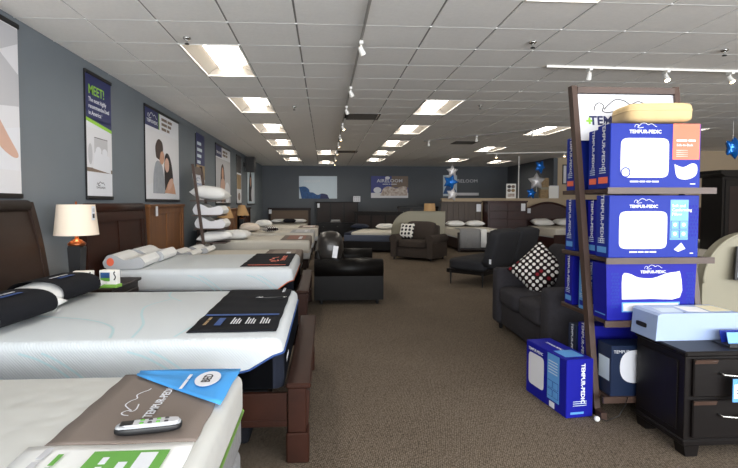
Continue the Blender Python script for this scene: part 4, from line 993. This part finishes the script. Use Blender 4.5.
for k in range(1, 6): obj('spindle', cyl(B(), (k * .2, 0, .45), (k * .2, 0, 1.0), .008, seg=8), 'blackm', hb)
obj('cross_bar', cyl(B(), (0, 0, .45), (1.2, 0, .45), .012, seg=8), 'blackm', hb)
for x in (0, 1.2): obj('side_rail', bx(x - .02, x + .02, -1.9, 0, .3, .34), 'blackm', r); obj('leg', bx(x - .02, x + .02, -1.9, -1.86, 0, .3), 'blackm', r)
mattress('mattress', 'white mattress on the black metal bed frame', 7.0, 8.2, 9.32, 11.15, .345, .65, 'knitc', 'ltgrey', None, .3)
pillow('white pillow leaning on the arched tube headboard', (7.55, 10.9, .82), .6, .42, .2, seed=41, rx=45)
r = root('price_sign', 'black framed price sign standing against the cream panel', 'sign', (4.37, 4.84, .62), 0)
fr = obj('frame', bx(0, .4, 0, .02, 0, .36), 'black', r, rot=(R(-6), R(8), 0)); f = Face(fr, (0, 0, 0), (1, 0, 0), (0, 0, 1)); f.rect(.03, .03, .37, .33, 'ppale', 1, 'notice'); f.text('29', .17, .17, .12, 'pnavy', 2, bold=.02); obj('hook', bx(.17, .23, .02, .05, .3, .36), 'black', r)

# ================================================================== CARTON RACK ON THE RIGHT
RX0, RX1 = 1.83, 2.66
r = root('carton_rack', 'leaning dark wooden display rack of blue pillow cartons with logo sign', 'display rack', (RX0, 3.05, 0))
wd = RX1 - RX0
lean = lambda z: .05 + .385 * z / 2.31
def lp_(x, t=.04, d=.06, z0=0, z1=2.31): return prism(B(), [(lean(z0), z0), (lean(z0) + d, z0), (lean(z1) + d, z1), (lean(z1), z1)], 0, x, x + t)
for x in (0, wd - .04): obj('post', lp_(x), 'rack', r)
obj('top_rail', bx(.041, wd - .041, lean(2.31) - .01, lean(2.31) + .055, 2.255, 2.30), 'rack', r)
pn = prism(B(), [(lean(1.9) + .02, 1.9), (lean(1.9) + .035, 1.9), (lean(2.25) + .035, 2.25), (lean(2.25) + .02, 2.25)], 0, .041, wd - .041)
sg = obj('sign_panel', pn, 'pwhite', r)
dv = Vector((0, .385 / 2.31, 1)).normalized()
f = Face(sg, (wd / 2, lean(2.08) + .0195, 2.08), (1, 0, 0), dv); sleeper(f, -.02, .045, .46, 'pdark', 1, .018); f.text('TEMPUR-PEDIC', .03, -.035, .095, 'pnavy', 1, bold=.03)
f.text('✚', -.31, -.03, .07, 'plime', 1) if False else (f.rect(-.315, -.042, -.265, -.026, 'plime', 1, 'logo'), f.rect(-.298, -.059, -.282, -.009, 'plime', 2, 'logo'))
SH = [.155, .66, 1.075, 1.535]
for z in SH:
    obj('shelf', bx(.041, wd - .09, -.03, .63, z - .03, z, bev=.003), 'rack', r); obj('shelf_lip', bx(-.0, wd - .09, -.045, -.031, z - .035, z + .006), 'rack', r)
    
for x in (0, wd - .04): obj('foot', bx(x, x + .04, -.02, .6, .0, .045), 'rack', r)


def carton(label, loc, w, d, h, m, rz=0, group=None, flare=0):
    r = root('pillow_carton', label, 'box', loc, rz, group)
    bm = B()
    if flare: prism(bm, [(0, 0), (w, 0), (w + flare, h), (-flare, h)][0:4], 1, 0, d)
    else: box(bm, 0, w, 0, d, 0, h, bev=.004)
    obj('box', bm, m, r)
    return r, Face(r, (0, 0, 0), (1, 0, 0), (0, 0, 1)), Face(r, (0, d, 0), (0, -1, 0), (0, 0, 1))
def brand(f, a, b, s, m='pwhite'):
    s *= .72; sleeper(f, a, b + s * .75, s * 4.6, m, 2, .022); f.text('TEMPUR-PEDIC', a, b - s * .15, s, m, 2, bold=.03)
def spine(fs, d, h, t='TEMPUR-PEDIC', low=None, m='pwhite'):
    fs.text(t, d / 2, h * .66, min(d * .32, .05), m, 2, bold=.02, rot=-90)
    if low: fs.rect(d * .15, h * .08, d * .85, h * .18, low, 2, 'print_block')
    for k in range(3): fs.rect(d * .2, h * (.24 + .035 * k), d * .7, h * (.252 + .035 * k), 'ppale', 2, 'print_line')
BX = 1.865; BW = .62
# shelf 1 (top): front carton
r, f, s = carton('blue pillow carton with orange panel, topmost in the rack', (BX, 3.045, 1.536), BW, .15, .425, 'boxblue')
f.blob(.235, .20, .165, .13, 'pwhite', 1, 0, 'window', 28, 8); brand(f, .235, .375, .045); f.rect(.425, .19, .61, .425, 'coral', 1, 'orange_panel')
greek(f, (6, 4), .45, .315, .02, 'pwhite', 2); f.text('Side-to-Back', .45, .285, .022, 'pwhite', 2, 'LEFT', .01)
for k in range(4): f.rect(.45, .21 + k * .013, .53, .214 + k * .013, 'pbed', 2, 'print_line')
f.poly(curve2([(.44, .16), (.50, .14), (.56, .165), (.595, .15), (.59, .09), (.53, .06), (.46, .075), (.44, .16)], 4)[:-1], 'pwhite', 1, 'pillow_picture')
for a in range(0, 360, 20): pass
f.ribbon([(.105 + .03 * math.cos(R(a)), .105 + .03 * math.sin(R(a))) for a in range(0, 361, 20)], .008, 'boxblue', 2, 'seal_ring')
greek(f, (6, 4, 3, 5), .235, .045, .016, 'pwhite', 2, 'CENTER'); greek(f, (6,), .55, .03, .01, 'pwhite', 2)
spine(s, .15, .43, low='coral')
r, f, s = carton('blue pillow carton with sky blue panel on the second shelf', (BX, 3.045, 1.076), BW, .15, .415, 'boxblue')
f.blob(.235, .185, .165, .125, 'pwhite', 1, 0, 'window', 28, 8); brand(f, .235, .345, .04); f.rect(.42, .12, .545, .385, 'boxsky', 1, 'sky_panel')
for i, t in enumerate(('Soft and', 'Conforming', 'Pillow')): f.text(t, .43, .345 - i * .028, .028, 'pwhite', 2, 'LEFT', .015)
for a in range(2):
    for b in range(2): f.rect(.425 + a * .06, .13 + b * .06, .48 + a * .06, .185 + b * .06, 'boxblue', 2, 'print_frame'); f.rect(.4275 + a * .06, .1325 + b * .06, .4775 + a * .06, .1825 + b * .06, 'boxsky', 3, 'print_cell'); f.text('4%d' % (a + b), .452 + a * .06, .157 + b * .06, .022, 'pwhite', 4) if False else f.blob(.452 + a * .06, .160 + b * .06, .012, .012, 'pwhite', 4)
for k in range(5):
    for q in range(9): f.blob(.555 + (k % 3) * .022 + (q % 2) * .011, .15 + q * .024, .008, .009, 'boxdeep', 1, n=6) if k < 3 else None
f.poly([(.45, .055), (.5, .1), (.53, .06), (.48, .04)], 'pwhite', 1, 'pillow_picture'); greek(f, (6, 4, 3, 5), .235, .04, .015, 'pwhite', 2, 'CENTER'); greek(f, (4,), .56, .03, .01, 'pwhite', 2)
spine(s, .15, .395, low='boxsky')
r, f, s = carton('royal blue flared pillow carton with wavy window on the third shelf', (BX, 3.045, .661), BW - .02, .16, .375, 'boxdeep', flare=.012)
f.poly([tuple(p) for p in curve2([(.10, .14), (.10, .30), (.15, .31), (.21, .285), (.31, .28), (.40, .31), (.47, .32), (.50, .31), (.50, .15), (.3, .142), (.10, .14)], 3)][:-1], 'pwhite', 1, 'window'); brand(f, .31, .325, .036)
f.rect(.10, .055, .50, .12, 'boxsky', 1, 'sky_panel'); f.rect(.11, .062, .49, .112, 'plgrey', 2, 'window_strip')
for sd in (.03, .55):
    for k in range(3):
        for q in range(11): f.blob(sd + k * .018 + (q % 2) * .009, .09 + q * .022, .008, .009, 'boxblue', 1, n=6)
s.rect(.02, .03, .14, .12, 'boxsky', 1, 'sky_panel'); s.rect(.03, .2, .13, .212, 'pwhite', 2, 'print_line'); s.rect(.03, .16, .13, .172, 'pwhite', 2, 'print_line'); s.text('TEMPUR-PEDIC', .08, .3, .02, 'pwhite', 2); s.rect(.0, .345, .16, .372, 'plime', 1, 'lime_strip')
r, f, s = carton('dark navy carton with round white pillow picture on the rack base', (BX + .02, 2.985 + .035, .157), .30, .16, .34, 'boxnavy')
f.blob(.165, .2, .105, .11, 'pwhite', 1, 0, 'pillow_picture', 28, 2.4); f.text('TEMPUR', .07, .30, .03, 'pwhite', 2); s.rect(.02, .1, .14, .25, 'ppale', 1, 'print_panel')
r, f, s = carton('dark navy carton with pale print standing beside the round-picture carton', (BX + .335, 3.04, .157), .26, .16, .34, 'boxnavy')
f.blob(.135, .18, .09, .1, 'plgrey', 1)
# cartons standing behind
back = [(3.215, .125, 1.536, .41, 'boxblue', 'coral', 'blue pillow carton second in line on the top shelf'), (3.52, .13, 1.536, .40, 'boxblue', 'coral', 'blue pillow carton at the back of the top shelf'),
        (3.215, .125, 1.076, .38, 'boxdeep', 'boxsky', 'royal blue carton second in line on the second shelf'), (3.52, .13, 1.076, .39, 'boxblue', 'boxsky', 'blue carton at the back of the second shelf'),
        (3.22, .11, .661, .37, 'boxblue', 'plgrey', 'blue carton with grey print second in line on the third shelf'), (3.34, .1, .661, .36, 'boxsky', 'boxblue', 'sky blue carton third in line on the third shelf'), (3.53, .12, .661, .375, 'boxdeep', 'boxsky', 'royal blue carton at the back of the third shelf'),
        (3.30, .14, .157, .4, 'boxdeep', 'pwhite', 'royal blue carton at the back of the rack base'), (3.46, .12, .157, .36, 'boxnavy', 'boxsky', 'navy carton hindmost on the rack base')]
for y, d, z, h, m, low, lb in back:
    r, f, s = carton(lb, (BX + .02, y, z), BW - .06, d, h, m); spine(s, d, h, low=low)
r, f, s = carton('royal blue pillow carton standing on the carpet beside the rack', (1.605, 3.06, 0), .2, .5, .395, 'boxdeep', 7)
f.text('TEMPUR-PEDIC', .12, .23, .04, 'pwhite', 2, bold=.03, rot=-90);  f.rect(.03, .025, .13, .04, 'boxsky', 2, 'print_bar')
for k in range(3): f.rect(.05, .08 + k * .014, .15, .084 + k * .014, 'ppale', 2, 'print_line')
s.blob(.135, .2, .10, .12, 'plgrey', 1, 0, 'window', 28, 8); s.text('TEMPUR-PEDIC', .13, .345, .028, 'pwhite', 2, bold=.02); s.rect(.28, .06, .42, .385, 'boxsky', 1, 'sky_panel')
for a in range(2):
    for b in range(2): s.rect(.287 + a * .066, .085 + b * .06, .345 + a * .066, .137 + b * .06, 'boxblue', 2, 'print_frame'); s.rect(.29 + a * .066, .088 + b * .06, .342 + a * .066, .134 + b * .06, 'boxsky', 3, 'print_cell')
for k in range(5): s.rect(.295, .25 + k * .02, .40, .256 + k * .02, 'ppale', 2, 'print_line')
s.rect(.31, .01, .37, .05, 'pwhite', 2, 'pillow_picture')
t_ = Face(r, (0, 0, .395), (1, 0, 0), (0, 1, 0)); t_.text('TEMPUR-PEDIC', .1, .3, .03, 'pwhite', 2, rot=-90); t_.rect(.03, .06, .17, .2, 'boxsky', 1, 'sky_panel')
# foam pillow lying on top
r = root('foam_pillow', 'yellow foam pillow core lying on the topmost carton', 'pillow', (2.215, 3.16, 1.963), -6)
bm = puff(B(), .43, .28, .13, (0, 0, .072), 6, 6); obj('core', bm, 'foam', r, True); obj('seam', puff(B(), .435, .285, .02, (0, 0, .085), 6, 6), 'foam', r, True)
r = root('ball_caster', 'small white ball lying on the carpet by the carton corner', 'ball', (1.79, 3.01, 0)); obj('ball', puff(B(), .036, .036, .036, (0, 0, .018), 2, 4), 'white', r, True)
o = obj('cable', tube(B(), [(1.81, 3.01, .02), (1.83, 2.97, .02), (1.90, 2.95, .06), (1.95, 2.96, .13), (1.99, 3.0, .16)], .003, 6), 'blackm', None, True); tag(o, 'thin dark cable looping from the white ball to the rack', 'cable')

# ================================================================== BLACK NIGHTSTAND ON THE RIGHT
r = root('black_nightstand', 'black wooden two-drawer nightstand with silver handles', 'nightstand', (2.02, 2.54, 0))
ww, dd, hh = .6, .44, .605
obj('body', bx(.012, ww - .012, .02, dd, .075, hh - .03, bev=.003), 'blackwood', r); obj('top', bx(0, ww, 0, dd + .01, hh - .03, hh, bev=.008), 'blackwood', r)
obj('base_moulding', bx(.002, ww - .002, .008, dd + .005, .06, .095, bev=.006), 'blackwood', r)
for x in (.01, ww - .1):
    for y in (.012, dd - .09): obj('foot', prism(B(), [(x + .01, 0), (x + .08, 0), (x + .09, .06), (x, .06)], 1, y, y + .08), 'blackwood', r)
for k in range(2):
    z0 = .11 + k * .235
    dr = obj('drawer', bx(.05, ww - .05, .0, .02, z0, z0 + .215, bev=.006), 'blackwood', r); obj('drawer_bevel_highlight', prism(B(), [(.0, z0 + .19), (-.012, z0 + .215), (.0, z0 + .215)], 0, .052, .185), 'rack', dr)  # paler colour on the bevel strip paints the light it reflects
    obj('handle', tube(B(), [(.2, .0, z0 + .14), (.205, -.028, z0 + .135), (.29, -.034, z0 + .128), (.375, -.028, z0 + .135), (.38, .0, z0 + .14)], .006), 'chrome', dr, True)
obj('side_panel', bx(.0045, .012, .07, dd - .05, .13, hh - .07, bev=.003), 'blackwood', r)
r = root('price_tag', 'white and blue price tag with red ribbon hanging on a drawer handle', 'price tag', (2.30, 2.488, .335))
obj('card', bx(-.045, .045, .0, .003, 0, .13), 'boxsky', r); f = Face(r, (0, 0, 0), (1, 0, 0), (0, 0, 1)); f.rect(-.037, .02, .037, .1, 'pwhite', 1, 'paper_face'); f.text('249', 0, .058, .032, 'pnavy', 2, bold=.02); greek(f, (4,), 0, .115, .014, 'pwhite', 2, 'CENTER')
obj('ribbon', tube(B(), [(0, .002, .125), (.005, -.003, .15), (-.015, -.006, .17), (.005, -.008, .165), (.02, -.006, .18), (.0, -.003, .15)], .004, 6), 'ribbon', r, True)
r = root('document_box', 'pale blue plastic box with slot handle lying on the black nightstand', 'box', (1.995, 2.755, .606), 0)
bw, bd, bh = .56, .235, .165
bm = prism(B(), [(0, 0), (bw, 0), (bw - .012, bh - .012), (bw - .03, bh), (.03, bh), (.012, bh - .012)], 1, 0, bd); obj('body', bm, 'plastic', r)
hs = obj('slot_handle', puff(B(), .006, .10, .03, (.004, .14, .07), 5, 4, M=Matrix.Rotation(R(4), 3, 'Y')), 'black', r, True)
f = Face(r, (0, 0, bh), (1, 0, 0), (0, 1, 0)); f.poly([(.07, .05), (.2, .04), (.22, .15), (.09, .17)], 'ppale', 1, 'paper_sheet'); f.poly([(.24, .05), (.36, .03), (.39, .17), (.26, .2)], 'paper', 1, 'paper_sheet'); f.poly([(.38, .04), (.52, .05), (.51, .2), (.4, .21)], 'paperc', 2, 'paper_sheet')
f.blob(.2, .03, .008, .006, 'black', 1, name='latch')
r = root('card_tray', 'black tray with blue folded cards on the nightstand edge', 'tray', (2.33, 2.6, .606), 0)
obj('tray', box(bx(0, .26, 0, .13, 0, .008), 0, .26, 0, .01, .008, .02), 'black', r)
for k in range(2): obj('card', prism(B(), [(0, .02 + k * .05), (.02, .02 + k * .05), (.045 + k * .002, .075 + k * .0), (.04, .078)] if False else [(.03 + k * .05, .009), (.034 + k * .05, .009), (.052 + k * .05, .075), (.048 + k * .05, .075)], 0, .02, .24), ('boxsky', 'boxblue')[k], r)
